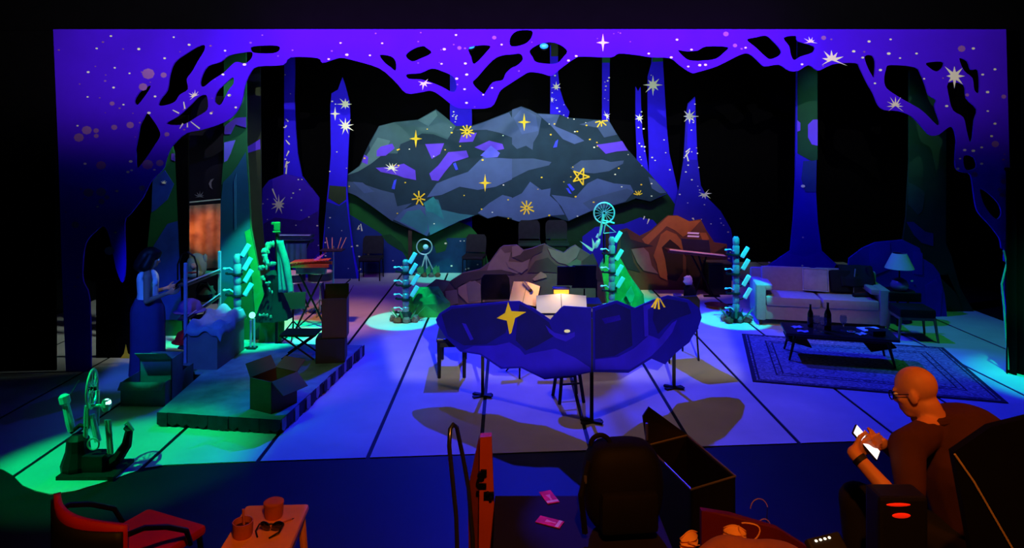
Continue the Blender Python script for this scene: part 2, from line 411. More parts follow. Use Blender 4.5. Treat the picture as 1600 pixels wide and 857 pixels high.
holes = [
    r1([(665, 612), (640, 650), (620, 690), (608, 760), (594, 830)])+r5([(597, 80), (601, 165), (640, 130), (690, 60), (715, 20)])+r1([(722, 790), (745, 745), (730, 700), (705, 660)]),
    r1([(1012, 198), (975, 206), (900, 250), (832, 302), (802, 380), (787, 470), (745, 528), (736, 565), (790, 560), (835, 540), (862, 500), (912, 465), (905, 405), (940, 355), (970, 300), (1012, 230)]),
    r1([(685, 442), (622, 480), (588, 535), (606, 562), (642, 520), (672, 478)]),
    r1([(1300, 240), (1235, 245), (1160, 262), (1110, 300), (1035, 325), (1000, 380), (988, 435), (1010, 450), (1060, 410), (1130, 365), (1185, 312), (1215, 300), (1262, 308), (1300, 275)]),
    r1([(1310, 205), (1450, 200), (1470, 225), (1430, 247), (1320, 245), (1295, 226)]),
    r1([(1185, 393), (1140, 430), (1090, 480), (1075, 540), (1108, 562), (1135, 520), (1160, 470), (1190, 430)]),
    r1([(1020, 500), (978, 512), (930, 560), (850, 632), (780, 675), (880, 681), (970, 632), (1030, 590), (1032, 530)]),
    r2([(755, 258), (820, 265), (852, 300), (850, 352), (820, 332), (780, 300)]),
    r2([(1015, 203), (960, 220), (912, 260), (950, 296), (1000, 280), (1068, 245), (1035, 212)]),
    r2([(918, 375), (1000, 368), (1070, 340), (1130, 355), (1198, 388), (1222, 440), (1212, 478), (1185, 480), (1130, 450), (1060, 422), (1000, 406), (930, 402)]),
    r2([(1298, 210), (1422, 200), (1402, 240), (1330, 312), (1310, 270)]),
    r2([(1440, 290), (1500, 260), (1558, 254), (1608, 250), (1624, 285), (1588, 322), (1556, 336), (1520, 370), (1500, 410), (1440, 425), (1400, 480), (1380, 491), (1320, 430), (1350, 390)]),
    r3([(-4, 205), (-12, 155), (30, 112), (118, 109), (118, 152), (75, 192)]),
    r3([(108, 230), (170, 190), (240, 180), (300, 200), (336, 235), (312, 270), (280, 304), (240, 312), (150, 302), (125, 270)]),
    r3([(1010, 228), (1060, 235), (1130, 230), (1180, 206), (1312, 209), (1290, 242), (1240, 280), (1160, 292), (1080, 290), (1040, 265)]),
    r4([(-50, 162), (0, 148), (60, 137), (100, 165), (152, 225), (140, 256), (90, 276), (60, 262), (0, 206)]),
    r4([(168, 150), (240, 138), (252, 170), (345, 200), (340, 236), (270, 260), (230, 282), (210, 250), (200, 200)]),
    r4([(650, 260), (690, 254), (712, 290), (706, 382), (690, 370), (660, 310)]),
    r4([(800, 312), (950, 325), (985, 370), (1010, 430), (1030, 490), (1075, 520), (1066, 560), (1095, 650), (1080, 669), (1030, 620), (980, 575), (920, 540), (850, 500), (780, 450), (765, 400), (775, 340)]),
    r4([(1015, 300), (1110, 292), (1116, 320), (1080, 350), (1040, 332)]),
    r4([(1212, 272), (1262, 290), (1282, 340), (1326, 344), (1332, 472), (1302, 462), (1290, 390), (1240, 345)]),
    r4([(1145, 418), (1240, 430), (1255, 510), (1317, 575), (1302, 640), (1292, 740), (1275, 772), (1255, 700), (1235, 622), (1175, 582), (1150, 500)]),
    r8([(1240, 90), (1300, 100), (1312, 160), (1262, 176), (1240, 150)]),
    r8([(1338, 288), (1382, 310), (1442, 370), (1462, 430), (1440, 467), (1400, 440), (1360, 380), (1340, 322)]),
]
def open_cat(p, k=3):
    p = [p[0]]+list(p)+[p[-1]]; out = []
    for i in range(1, len(p)-2):
        a, b_, c, d = (Vector(p[i+j-1]) for j in range(4))
        for q in range(k):
            t = q/k
            out.append(.5*((2*b_)+(-a+c)*t+(2*a-5*b_+4*c-d)*t*t+(-a+3*b_-3*c+d)*t**3))
    return out+[Vector(p[-1])]
outline = [tuple(v) for v in open_cat(opening)]+outer
holes_s = [[tuple(v) for v in catmull(h)] for h in holes]
cu = bpy.data.curves.new('cut', 'CURVE'); cu.dimensions = '2D'; cu.fill_mode = 'BOTH'; cu.extrude = .012
for pl in [outline]+holes_s:
    s_ = cu.splines.new('POLY'); s_.points.add(len(pl)-1); s_.use_cyclic_u = True
    for q, (a, b_) in zip(s_.points, pl):
        v = W(a, b_, D0); q.co = (v.x, v.z, 0, 1)
co_ = bpy.data.objects.new('cut', cu); C.objects.link(co_)
bpy.context.view_layer.update()
me = bpy.data.meshes.new_from_object(co_.evaluated_get(bpy.context.evaluated_depsgraph_get()))
bpy.data.objects.remove(co_); bpy.data.curves.remove(cu)
me.transform(Matrix.Translation((0, D0, 0)) @ Matrix.Rotation(PI/2, 4, 'X'))
portal = thing('cut_cloth', 'huge violet cut cloth of branches framing the whole stage opening', 'stage cloth', (0, D0, 0))
link('branch_cloth', me, M('violet_cloth', (72, 6, 226), .9, var=.12, scale=1.2, bump=.05), portal, w=True)
lilac = M('lilac_dot_paint', (150, 96, 170), .9, var=.1)
for (f, x, y, r) in [(r1,672,372,10),(r1,765,380,5),(r1,640,452,7),(r1,452,553,4),(r1,298,715,8),(r1,250,760,8),(r1,465,698,5),(r1,562,684,6),(r1,355,718,4.5),(r1,356,750,4),
        (r5,385,150,8),(r5,668,145,9),(r5,742,136,6),(r5,308,316,8),(r5,385,312,8),(r5,420,345,4),(r5,388,370,5),(r5,228,512,6),(r5,435,670,8),(r5,635,288,5),
        (r4,1225,215,6),(r4,1475,500,4),(r4,1258,490,3),(r4,405,150,4),(r8,1425,20,6),(r8,1302,202,5),(r8,1477,243,5),(r8,1503,297,4),(r8,1465,325,4),(r8,1450,290,3),(r3,1300,130,4.5),(r3,1355,200,3.5),(r2,1450,152,3.5),(r2,1238,215,3.5),(r1,785,740,4)]:
    q = f([(x, y)])[0]
    star(portal, D0, lilac, [[(q[0]+math.cos(i*PI/4)*r, q[1]+math.sin(i*PI/4)*r*.85) for i in range(8)]], .014, 'round_dot')
known = [(f([(x, y)])[0]) for f, x, y in [(r1,447,143),(r1,360,218),(r1,616,222),(r1,828,150),(r1,922,196),(r1,773,278),(r1,470,336),(r1,308,362),(r1,560,370),(r1,463,456),(r1,306,513),(r1,523,560),(r1,715,510),(r1,678,610),(r1,244,688),(r1,1140,232),(r1,1127,377),(r1,1165,503),(r1,1055,612),(r1,1205,577),(r1,1258,316),
    (r2,517,185),(r2,555,257),(r2,445,283),(r2,770,187),(r2,695,260),(r2,1218,137),(r2,1147,223),(r2,1130,312),(r2,1275,310),(r2,1283,377),(r2,1270,466),(r2,1282,549),(r2,1383,500),(r2,1437,458),(r2,1495,195),(r2,1222,402),
    (r3,1002,165),(r3,830,250),(r3,967,273),(r3,1090,226),(r3,1070,328),(r3,1140,320),(r3,1175,318),(r3,1418,214),(r3,343,292),(r3,390,265),
    (r4,582,231),(r4,673,172),(r4,801,160),(r4,790,244),(r4,857,271),(r4,955,244),(r4,740,342),(r4,708,421),(r4,635,268),(r4,1000,394),(r4,1134,556),(r4,1292,214),(r4,1348,369),(r4,1377,473),(r4,1378,586),(r4,1421,661),(r4,1401,735),(r4,1421,338),(r4,275,308),
    (r8,1241,56),(r8,1292,60),(r8,1342,40),(r8,1342,137),(r8,1214,107),(r8,1200,167),(r5,290,140),(r5,567,126),(r5,550,190),(r5,711,177),(r5,366,401),(r5,483,306),(r5,475,558),(r5,572,180)]]
specks(portal, D0, cream, [(x, y, random.uniform(1.5, 2.7)) for x, y in known])
specks(portal, D0, lilac, scatter(outline, 70, .8, 1.8, 5, holes_s), name='faint_specks')
q = r3([(552, 183)])[0]; star(portal, D0, cream, star_pts('four', q[0], q[1], 14))
for f, x, y, R, n, a0, a1, sd in [(r4,1180,378,21,8,0,2*PI,3),(r4,452,285,24,6,-2.0,1.9,4),(r4,830,555,15,8,-2.2,2.2,5),(r4,326,178,12,5,-1.7,1.7,6),(r1,955,510,12,6,-2.2,1.2,7),(r2,1022,425,13,5,.9,4.9,8)]:
    q = f([(x, y)])[0]; star(portal, D0, cream, star_pts('burst', q[0], q[1], R, sd, n, a0, a1))
q = r1([(900, 620)])[0]
star(portal, D0, cream, star_pts('stroke', 0, 0, 1.1, [(q[0]-20, q[1]-7, q[0]-10, q[1]-2), (q[0]-3, q[1]-20, q[0]-1, q[1]-9), (q[0]+8, q[1]+11, q[0]+22, q[1]+22), (q[0]-9, q[1]+22, q[0]-4, q[1]+14), (q[0]+3, q[1]+13, q[0]+3, q[1]+20)]))

# ------------------------------------------------------------------ trees behind
tblue = M('ultramarine_projection', (42, 18, 232), .85, var=.10, scale=2)  # projected blue on the trees put into the base colour
tblue2 = M('deep_blue_projection', (34, 22, 180), .85, var=.12, scale=2)  # darker projected blue, likewise put into the base colour
tvio = M('violet_bush_paint', (60, 22, 190), .85, var=.14, scale=2)
tolive = M('dark_olive_paint', (48, 60, 38), .85, var=.15, scale=3)
tgreen = M('forest_green_paint', (20, 92, 52), .85, var=.15, scale=3)
tdgreen = M('dark_green_paint', (14, 62, 38), .85, var=.15, scale=3)
tteal = M('teal_blue_paint', (18, 82, 120), .85, var=.12, scale=3)
tnavy = M('navy_teal_paint', (24, 44, 120), .85, var=.15, scale=3)
tpurp = M('violet_patch_paint', (98, 62, 210), .85, var=.1, scale=3)
tlav = M('lavender_patch_paint', (96, 96, 225), .85, var=.1)

def tree_specks(t, D, poly, n, seed, r1_=1.6): specks(t, D, cream, scatter(poly, n, .8, r1_, seed))
p = [(444,60),(460,60),(461,108),(460,150),(462,200),(465,240),(472,275),(485,292),(492,360),(490,440),(425,440),(432,330),(443,285),(444,200)]
t = flat('tree_flat', 'slim blue tree flat rising out of the violet bush at back left', 'tree flat', p, 15.3, tblue, 'blue tree flats upstage')
tree_specks(t, 15.3, p[:9]+p[-2:], 8, 11)
star(t, 15.3, cream, star_pts('stroke', 0, 0, 1.2, [(447,186,451,190),(446,200,448,196),(447,219,453,226),(448,244,452,236),(446,262,449,252),(449,258,447,275),(453,253,448,256)]))
p = [(410,295),(420,282),(445,272),(470,278),(488,295),(499,310),(497,345),(500,440),(412,440),(408,360)]
t = flat('bush_flat', 'rounded violet bush flat with a cream starburst at back left', 'bush flat', p, 15.0, tvio, 'bush flats')
board(t, 'painted_shape', [(412,350),(430,340),(470,345),(497,330),(498,395),(480,415),(430,410),(411,390)], 15.0, M('dark_violet_paint', (50,20,130), .85), .006, .008)
tree_specks(t, 15.0, p, 26, 12)
star(t, 15.0, cream, star_pts('burst', 436, 320, 15, 2, 9)); star(t, 15.0, cream, star_pts('stroke', 0, 0, 1.1, [(433,312,426,295)]))
p = [(535,121),(528,140),(518,146),(516,165),(517,240),(513,290),(508,340),(500,441),(562,441),(553,395),(546,340),(542,290),(544,240),(547,180),(546,160),(539,132)]
t = flat('tree_flat', 'blue tree flat with a pointed top and two large starbursts left of the mountain', 'tree flat', p, 14.9, tblue, 'blue tree flats upstage')
board(t, 'painted_shape', [(515,290),(541,292),(541,312),(530,320),(513,310)], 14.9, tolive, .006, .008)
board(t, 'painted_shape', [(510,315),(530,322),(541,315),(551,395),(558,440),(503,440)], 14.9, tnavy, .006, .008)
tree_specks(t, 14.9, p, 16, 13)
star(t, 14.9, cream, star_pts('burst', 540, 163, 13, 4, 8)); star(t, 14.9, cream, star_pts('burst', 540, 197, 14, 5, 9)); star(t, 14.9, cream, star_pts('four', 524, 178, 11))
p = [(703,60),(716,60),(717,163),(737,168),(738,230),(737,470),(703,470)]
t = flat('tree_flat', 'blue tree flat showing behind the dip in the mountain top', 'tree flat', p, 16.2, tblue, 'blue tree flats upstage')
tree_specks(t, 16.2, [(704,150),(737,168),(737,195),(704,195)], 7, 14)
p = [(859,60),(872,60),(872,115),(875,140),(882,162),(890,175),(886,190),(886,470),(858,470),(860,130)]
t = flat('tree_flat', 'blue tree flat with one flared side above the middle of the mountain', 'tree flat', p, 16.1, tblue, 'blue tree flats upstage')
board(t, 'painted_shape', [(861,64),(872,64),(872,88),(861,88)], 16.1, tolive, .006, .008)
star(t, 16.1, cream, star_pts('burst', 869, 136, 9, 6, 7)); star(t, 16.1, cream, star_pts('burst', 861, 156, 7, 7, 5, 0, 3.1)); tree_specks(t, 16.1, [(861,100),(872,100),(884,180),(861,180)], 8, 15)
p = [(941,60),(953,60),(952,190),(953,470),(940,470)]
t = flat('tree_flat', 'narrow blue tree flat at the right shoulder of the mountain', 'tree flat', p, 16.2, tblue, 'blue tree flats upstage')
board(t, 'painted_shape', [(941,84),(953,84),(953,98),(941,98)], 16.2, tgreen, .006, .008)
star(t, 16.2, cream, star_pts('burst', 947, 182, 9, 8, 6, -1, 3)); tree_specks(t, 16.2, [(942,100),(952,100),(952,185),(942,185)], 7, 16)
p = [(993,135),(997,143),(1001,136),(1002,170),(1004,210),(1010,245),(1016,285),(1018,450),(994,450),(995,240),(993,190)]
t = flat('tree_flat', 'thinnest blue tree flat with a notched top right of the mountain', 'tree flat', p, 15.7, tblue, 'blue tree flats upstage')
star(t, 15.7, cream, star_pts('burst', 999, 185, 9, 9, 7)); tree_specks(t, 15.7, [(994,140),(1002,150),(1010,250),(996,250)], 9, 17)
p = [(1019,60),(1036,60),(1036,98),(1039,150),(1042,200),(1046,240),(1058,292),(1068,340),(1070,450),(1012,450),(1014,300),(1014,240),(1012,180),(1012,120),(1018,98)]
t = flat('tree_flat', 'widest blue tree flat right of the mountain with a large starburst near its top', 'tree flat', p, 15.9, tblue, 'blue tree flats upstage')
board(t, 'painted_shape', [(1020,82),(1036,82),(1036,96),(1019,97)], 15.9, tgreen, .006, .008)
star(t, 15.9, cream, star_pts('burst', 1020, 133, 17, 10, 8)); tree_specks(t, 15.9, p[1:10]+p[-4:], 18, 18)
p = [(1086,151),(1075,162),(1072,180),(1070,220),(1068,250),(1062,290),(1055,320),(1048,360),(1040,443),(1150,443),(1146,380),(1142,358),(1126,330),(1106,310),(1095,290),(1090,250),(1088,200)]
t = flat('tree_flat', 'blue tree flat with a broad skirt of roots behind the brown cave', 'tree flat', p, 14.7, tblue2, 'blue tree flats upstage')
board(t, 'painted_shape', [(1086,153),(1075,164),(1073,250),(1089,250)], 14.7, tblue, .006, .008)
star(t, 14.7, cream, star_pts('burst', 1077, 182, 14, 11, 8)); star(t, 14.7, cream, star_pts('burst', 1100, 303, 13, 12, 6, .8, 5)); star(t, 14.7, cream, star_pts('stroke', 0, 0, 1.1, [(1078,232,1071,238),(1077,236,1070,245),(1072,240,1075,252)]))
tree_specks(t, 14.7, p, 44, 19)
p = [(1246,62),(1277,62),(1277,200),(1275,300),(1278,350),(1284,392),(1320,425),(1340,479),(1180,479),(1186,425),(1235,392),(1240,340),(1243,280),(1244,150)]
t = flat('tree_flat', 'tall tree flat green above and blue below behind the pale sofa', 'tree flat', p, 12.5, tblue2, 'green tree flats')
board(t, 'painted_shape', [(1246,63),(1277,63),(1277,250),(1268,252),(1246,240)], 12.5, tdgreen, .006, .008)
board(t, 'painted_shape', [(1262,195),(1270,187),(1277,187),(1277,228),(1268,226),(1262,215)], 12.5, tpurp, .006, .016)
board(t, 'painted_shape', [(1245,188),(1250,192),(1250,204),(1245,206)], 12.5, tpurp, .006, .016)
board(t, 'painted_shape', [(1255,252),(1275,251),(1274,300),(1258,300),(1252,280)], 12.5, tnavy, .006, .008)
board(t, 'painted_shape', [(1190,420),(1232,396),(1256,402),(1280,395),(1318,428),(1320,470),(1190,470)], 12.5, tvio, .006, .008)
specks(t, 12.5, cream, [(1254,291,3), (1254,371,1.6), (1253,415,1.6), (1201,410,1.4)], .02)
p = [(1421,110),(1479,110),(1478,380),(1487,402),(1500,450),(1522,505),(1408,505),(1411,375),(1416,340),(1421,250)]
t = flat('tree_flat', 'broad dark green tree flat at the far right behind the lamp', 'tree flat', p, 12.1, tdgreen, 'green tree flats')
board(t, 'painted_shape', [(1419,285),(1430,290),(1445,300),(1441,330),(1434,336),(1419,320)], 12.1, M('moss_paint', (26,70,58), .85), .006, .008)
board(t, 'painted_shape', [(1416,347),(1427,347),(1445,362),(1458,365),(1458,385),(1440,380),(1428,368)], 12.1, tnavy, .006, .008)
board(t, 'painted_shape', [(1466,430),(1478,424),(1482,440),(1470,470),(1462,505),(1510,505),(1495,460),(1486,430)], 12.1, tolive, .006, .008)
p = [(1318,497),(1327,404),(1348,388),(1369,379),(1411,375),(1437,388),(1442,404),(1458,414),(1468,428),(1476,460),(1480,497)]
t = flat('bush_flat', 'low blue violet bush flat behind the table lamp', 'bush flat', p, 11.75, tblue2, 'bush flats')
board(t, 'painted_shape', [(1428,393),(1441,396),(1441,430),(1427,428)], 11.75, tvio, .006, .008)
board(t, 'painted_shape', [(1360,382),(1390,378),(1392,420),(1362,432),(1358,400)], 11.75, tvio, .006, .008)
board(t, 'painted_shape', [(1446,446),(1462,436),(1472,450),(1468,497),(1448,497)], 11.75, tvio, .006, .008)
specks(t, 11.75, cream, [(1424, 439, 2)], .02)
# left trees
p = [(385,60),(406,60),(408,330),(412,380),(424,440),(440,495),(384,495)]
t = flat('tree_flat', 'dark olive tree flat behind the big camouflage trunk at left', 'tree flat', p, 12.0, tolive, 'green tree flats')
board(t, 'painted_shape', r1([(1265,820),(1350,770),(1352,830),(1265,857)]), 12.0, tpurp, .006, .008)
p = [(350,60),(384,60),(385,220),(389,290),(392,355),(400,398),(408,440),(420,490),(424,532),(340,532),(344,400),(345,300),(349,250)]
t = flat('tree_flat', 'big camouflage trunk in green violet and teal lit green at its foot', 'tree flat', p, 10.4, tgreen, 'green tree flats')
board(t, 'painted_shape', r1([(1135,690),(1200,640),(1265,635),(1265,700),(1200,680),(1170,740),(1132,740)]), 10.4, tpurp, .006, .008)
board(t, 'painted_shape', r1([(1132,790),(1200,775),(1170,857),(1150,900),(1132,910)]), 10.4, tlav, .006, .008)
board(t, 'painted_shape', [(349,285),(362,272),(372,258),(384,238),(388,290),(391,355),(392,380),(380,425),(345,480),(345,320)], 10.4, tteal, .006, .008)
board(t, 'painted_shape', [(366,282),(370,270),(370,358),(367,360)], 10.4, M('pale_teal_paint', (40,110,150), .85), .006, .016)
board(t, 'painted_shape', [(383,362),(391,358),(400,400),(410,445),(418,500),(400,500),(395,440)], 10.4, M('green_lit_trunk_paint', (30,140,70), .85), .006, .016)  # green light on the trunk foot put into the paint
p = [(258,236),(268,225),(272,240),(278,270),(283,330),(288,400),(296,525),(222,525),(229,400),(236,330),(239,270)]
t = flat('tree_flat', 'blue and green tree flat at far left behind the standing woman', 'tree flat', p, 10.6, tgreen, 'green tree flats')
board(t, 'painted_shape', [(239,280),(258,266),(272,288),(262,312),(244,328),(237,332)], 10.6, M('mid_blue_paint', (26,62,170), .85), .006, .008)
board(t, 'painted_shape', [(240,385),(262,350),(280,345),(287,395),(294,500),(230,500)], 10.6, M('mid_blue_paint', (26,62,170), .85), .006, .008)
star(t, 10.6, cream, star_pts('burst', 257, 287, 6, 3, 5, -1.6, 1.6), .02)
board(t, 'painted_shape', [(268,240),(273,240),(274,252),(268,250)], 10.6, tpurp, .006, .008)
t = flat('masking_flat', 'narrow black masking flat beside the blue and green tree at far left', 'stage flat', [(271,180),(294,180),(294,520),(285,520)], 10.2, black)
p = [(150,440),(214,430),(216,565),(150,565)]
t = flat('masking_flat', 'low black masking flat at far left bearing one gold star', 'stage flat', p, 9.55, black)
star(t, 9.55, gold, [[(198,538),(201,552),(211,558),(203,563),(199,565),(194,563),(189,560),(195,552)]])  # projected star built as a gold shape
# ------------------------------------------------------------------ mountain
D = 15.2
slate = M('slate_paint', (58, 88, 92), .85, var=.14, scale=2.5)
slate2 = M('blue_slate_paint', (62, 80, 112), .85, var=.14, scale=2.5)
slate3 = M('dark_slate_paint', (26, 48, 62), .85, var=.18, scale=3)
slate4 = M('steel_blue_paint', (70, 88, 132), .85, var=.12, scale=2.5)
slate5 = M('teal_grey_paint', (52, 112, 122), .85, var=.12, scale=2.5)
slate6 = M('pale_slate_paint', (80, 112, 112), .85, var=.12, scale=2.5)
mt = [(520,291),(538,275),(550,269),(562,258),(568,243),(578,222),(592,197),(616,191),(653,187),(681,171),(695,182),(712,197),(736,197),(759,189),(795,175),(814,166),(828,171),(838,177),(874,179),(887,184),(928,187),(951,188),(964,210),(980,233),(998,253),(1013,269),(1026,284),(1043,302),(1016,315),(993,310),(980,316),(954,323),(923,330),(889,346),(862,338),(838,343),(810,347),(800,343),(777,338),(762,342),(747,335),(718,346),(667,370),(657,365),(613,346),(580,320),(559,305),(541,297)]
t = thing('mountain_flat', 'wide slate coloured mountain flat with gold stars and violet patches at centre back', 'mountain flat', (W(790,0,D).x, D, 0))
board(t, 'panel', mt, D, slate3, .05)
for x in (640, 950):
    q = W(x, 320, D)
    obj('brace', B().box((q.x, D+.09, 1.4), (.08, .06, 2.8)).box((q.x, D+.1, .02), (.3, .08, .04)), M('brace_wood', (60,48,35)), t, w=True)
mats = [slate, slate2, slate3, slate4, slate5, slate6]
for k, m, px in [
    (1, slate, r2([(690,805),(750,690),(840,667),(985,652),(1095,592),(1150,632),(1215,692),(1165,772),(1080,740),(1010,735),(940,775),(880,800),(860,857),(700,857)])),
    (2, slate6, r2([(985,655),(1093,596),(1105,625),(1050,690),(1030,680)])),
    (1, slate2, r2([(1215,715),(1310,695),(1400,662),(1540,607),(1558,640),(1558,760),(1480,730),(1400,712),(1340,715)])),
    (1, slate2, r3([(0,590),(55,572),(110,592),(150,612),(180,640),(160,740),(130,790),(125,835),(85,810),(30,830),(0,800)])),
    (2, slate4, r3([(10,640),(60,580),(145,625),(160,720),(60,740)])),
    (1, slate4, r3([(155,615),(290,622),(260,690),(390,745),(440,780),(380,800),(310,770),(240,690)])),
    (1, slate2, r3([(410,680),(500,655),(590,660),(640,742),(560,760),(520,700)])),
    (2, tpurp, [(800+a/3.895, 220+b_/3.895) for a, b_ in [(515,25),(620,10),(670,2),(705,60),(640,65),(570,80)]]),
    (1, slate6, [(540,275),(562,260),(578,235),(590,215),(610,220),(600,240),(580,256),(560,268)]),
    (1, slate2, RG(400,220,3.895,[(470,278),(540,245),(640,260),(760,300),(840,320),(860,400),(950,380),(900,420),(830,490),(700,395),(610,335)])),
    (2, slate4, RG(400,220,3.895,[(590,250),(650,255),(720,310),(660,320)])),
    (1, slate4, RG(400,220,3.895,[(840,480),(900,420),(990,385),(1060,420),(1100,480),(1040,580),(1000,562)])),
    (2, slate5, RG(400,220,3.895,[(875,490),(920,430),(1000,418),(1045,470),(1045,540),(1020,570),(960,530)])),
    (1, slate5, RG(400,220,3.895,[(1030,430),(1070,350),(1110,360),(1130,420),(1240,445),(1330,455),(1240,488),(1060,575),(1050,520)])),
    (2, M('sea_teal_paint',(44,128,128),.85), RG(400,220,3.895,[(1020,380),(1080,340),(1120,400),(1145,480),(1080,440),(1040,430)])),
    (1, slate4, RG(400,220,3.895,[(1100,260),(1200,220),(1290,190),(1380,100),(1558,110),(1558,235),(1460,280),(1350,300),(1240,280),(1130,330),(1040,345)])),
    (1, slate2, RG(800,220,3.895,[(0,110),(130,108),(240,130),(225,150),(100,180),(0,230)])),
    (1, slate4, RG(400,220,3.895,[(1350,440),(1420,380),(1500,330),(1558,345),(1558,470),(1470,458),(1410,473)])),
    (1, slate4, RG(800,220,3.895,[(0,350),(60,320),(110,250),(180,300),(235,290),(230,335),(280,380),(320,450),(240,456),(150,478),(40,492),(0,480)])),
    (1, slate2, RG(800,220,3.895,[(355,165),(420,120),(550,115),(600,130),(680,120),(675,140),(590,185),(500,200),(380,190)])),
    (1, slate4, RG(800,220,3.895,[(240,330),(330,340),(380,350),(460,260),(520,230),(620,260),(720,270),(740,310),(690,370),(600,398),(480,428),(345,486),(300,400)])),
    (2, slate2, RG(800,220,3.895,[(430,380),(500,345),(700,290),(735,312),(690,370),(480,425)])),
    (1, slate4, RG(800,220,3.895,[(830,220),(870,240),(940,318),(900,320),(850,290)])),
    (1, slate3, RG(800,220,3.895,[(240,150),(290,130),(330,150),(320,230),(270,280),(250,220)])),
    (1, tpurp, r2([(735,840),(760,815),(830,797),(845,825),(790,870),(735,875)])),
    (1, tpurp, r2([(1030,800),(1145,795),(1120,860),(1070,890)])),
    (1, tpurp, r2([(1235,790),(1250,745),(1345,730),(1320,785)])),
    (1, tpurp, RG(400,220,3.895,[(1330,40),(1420,0),(1500,20),(1510,50),(1440,65),(1380,60)])),
    (2, tlav, RG(400,220,3.895,[(1365,90),(1430,30),(1485,75),(1470,100),(1400,105)])),
    (1, tpurp, RG(400,220,3.895,[(730,165),(800,160),(900,140),(970,180),(975,240),(900,225),(860,210),(760,190)])),
    (1, tpurp, RG(400,220,3.895,[(1055,200),(1110,150),(1170,70),(1280,60),(1295,100),(1200,130),(1150,190),(1110,245),(1070,240)])),
    (1, tpurp, RG(400,220,3.895,[(645,130),(660,85),(685,100),(680,145)])),
    ]:
    board(t, 'painted_facet', px, D, m, .006, .002+.008*k)
for kind, x, y, R, kw in [('four',650,217,14,{}),('four',819,191,14,{}),('four',758,286,14,{}),('aster',730,206,11,dict(n=10)),('aster',655,310,12,dict(n=7)),('aster',823,325,12,dict(n=9)),('five',907,276,14,dict(rot=.35)),('aster',939,189,11,dict(n=5,a0=1.6,a1=5.2)),('aster',997,305,8,dict(n=5,a0=-1.2,a1=1.8))]:
    star(t, D, gold, star_pts(kind, x, y, R, 3, **kw), .028)
star(t, D, cream, star_pts('burst', 612, 264, 13, 21, 8, -2.0, 2.4), .028)
specks(t, D, gold, scatter(mt, 34, .9, 1.7, 31), .028)
specks(t, D, cream, scatter(mt, 22, .8, 1.4, 32), .028, name='cream_specks')
mb = M('bright_blue_paint', (60, 70, 230), .85)
for px in [[(612,295),(616,282),(620,280),(617,296)],[(708,256),(712,254),(716,265),(712,266)],[(868,221),(872,218),(870,230),(864,231)],[(886,288),(890,287),(898,296),(894,299)],[(884,294),(888,294),(893,303),(889,302)]]:
    board(t, 'painted_facet', px, D, mb, .004, .028)

# green hills below the mountain
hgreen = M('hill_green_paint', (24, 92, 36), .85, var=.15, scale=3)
p = [(541,297),(559,306),(580,321),(613,347),(657,366),(668,371),(718,347),(735,354),(752,374),(768,430),(768,445),(541,445)]
t = flat('hill_flat', 'green hill flat with a blue lower slope under the left of the mountain', 'hill flat', p, 15.55, hgreen, 'hill flats')
board(t, 'painted_facet', [(546,335),(590,362),(612,378),(628,392),(640,412),(640,436),(546,436)], 15.55, tnavy, .006, .01)
board(t, 'painted_facet', [(640,412),(660,392),(700,372),(730,372),(750,395),(760,436),(640,436)], 15.55, M('deep_teal_paint', (16,66,96), .85), .006, .01)
board(t, 'painted_facet', [(596,368),(610,366),(628,380),(638,398),(622,390),(606,380)], 15.55, M('dark_leaf_paint', (18,70,34), .85), .006, .018)
board(t, 'painted_facet', [(678,382),(686,372),(695,370),(700,380),(696,392),(682,396)], 15.55, hgreen, .006, .018)
star(t, 15.55, cream, star_pts('stroke', 0, 0, 1.1, [(562,352,559,359),(564,350,566,361)]), .03)
specks(t, 15.55, cream, scatter([(546,345),(600,385),(640,430),(546,430)], 10, .9, 2, 41)+scatter([(690,375),(745,375),(760,430),(690,430)], 12, .9, 2, 42), .03)
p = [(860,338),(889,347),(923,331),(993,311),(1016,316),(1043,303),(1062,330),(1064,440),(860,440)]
t = flat('hill_flat', 'dark green hill flat under the right of the mountain', 'hill flat', p, 15.55, M('deep_green_paint', (14,50,26), .85), 'hill flats')  # dark green scenic paint
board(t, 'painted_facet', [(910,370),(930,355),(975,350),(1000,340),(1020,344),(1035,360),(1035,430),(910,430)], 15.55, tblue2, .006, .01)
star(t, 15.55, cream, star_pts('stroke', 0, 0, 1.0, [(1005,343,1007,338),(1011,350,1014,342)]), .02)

# ------------------------------------------------------------------ rocks
rk1 = M('warm_grey_paint', (98, 84, 90), .85, var=.12, scale=4)
rk2 = M('brown_grey_paint', (74, 60, 66), .85, var=.14, scale=4)
rk3 = M('dark_brown_paint', (50, 42, 48), .85, var=.14, scale=4)  # dark brown scenic paint
rk4 = M('tan_grey_paint', (128, 100, 96), .85, var=.12, scale=4)
rk5 = M('grey_green_paint', (70, 84, 76), .85, var=.12, scale=4)
z4 = lambda p: RG(660, 330, 5.355, p)
z5 = lambda p: RG(800, 380, 7.14, p)
p = [(662,490),(663,460),(666,449),(681,437),(703,440),(723,427),(750,421),(765,410),(781,388),(787,384),(808,383),(818,391),(832,388),(851,381),(859,386),(870,391),(881,395),(890,388),(899,383),(906,388),(912,392),(925,400),(940,424),(952,490)]
t = flat('rock_flat', 'wide grey brown rock flat across the middle of the stage', 'rock flat', p, 12.0, rk2, 'rock flats')
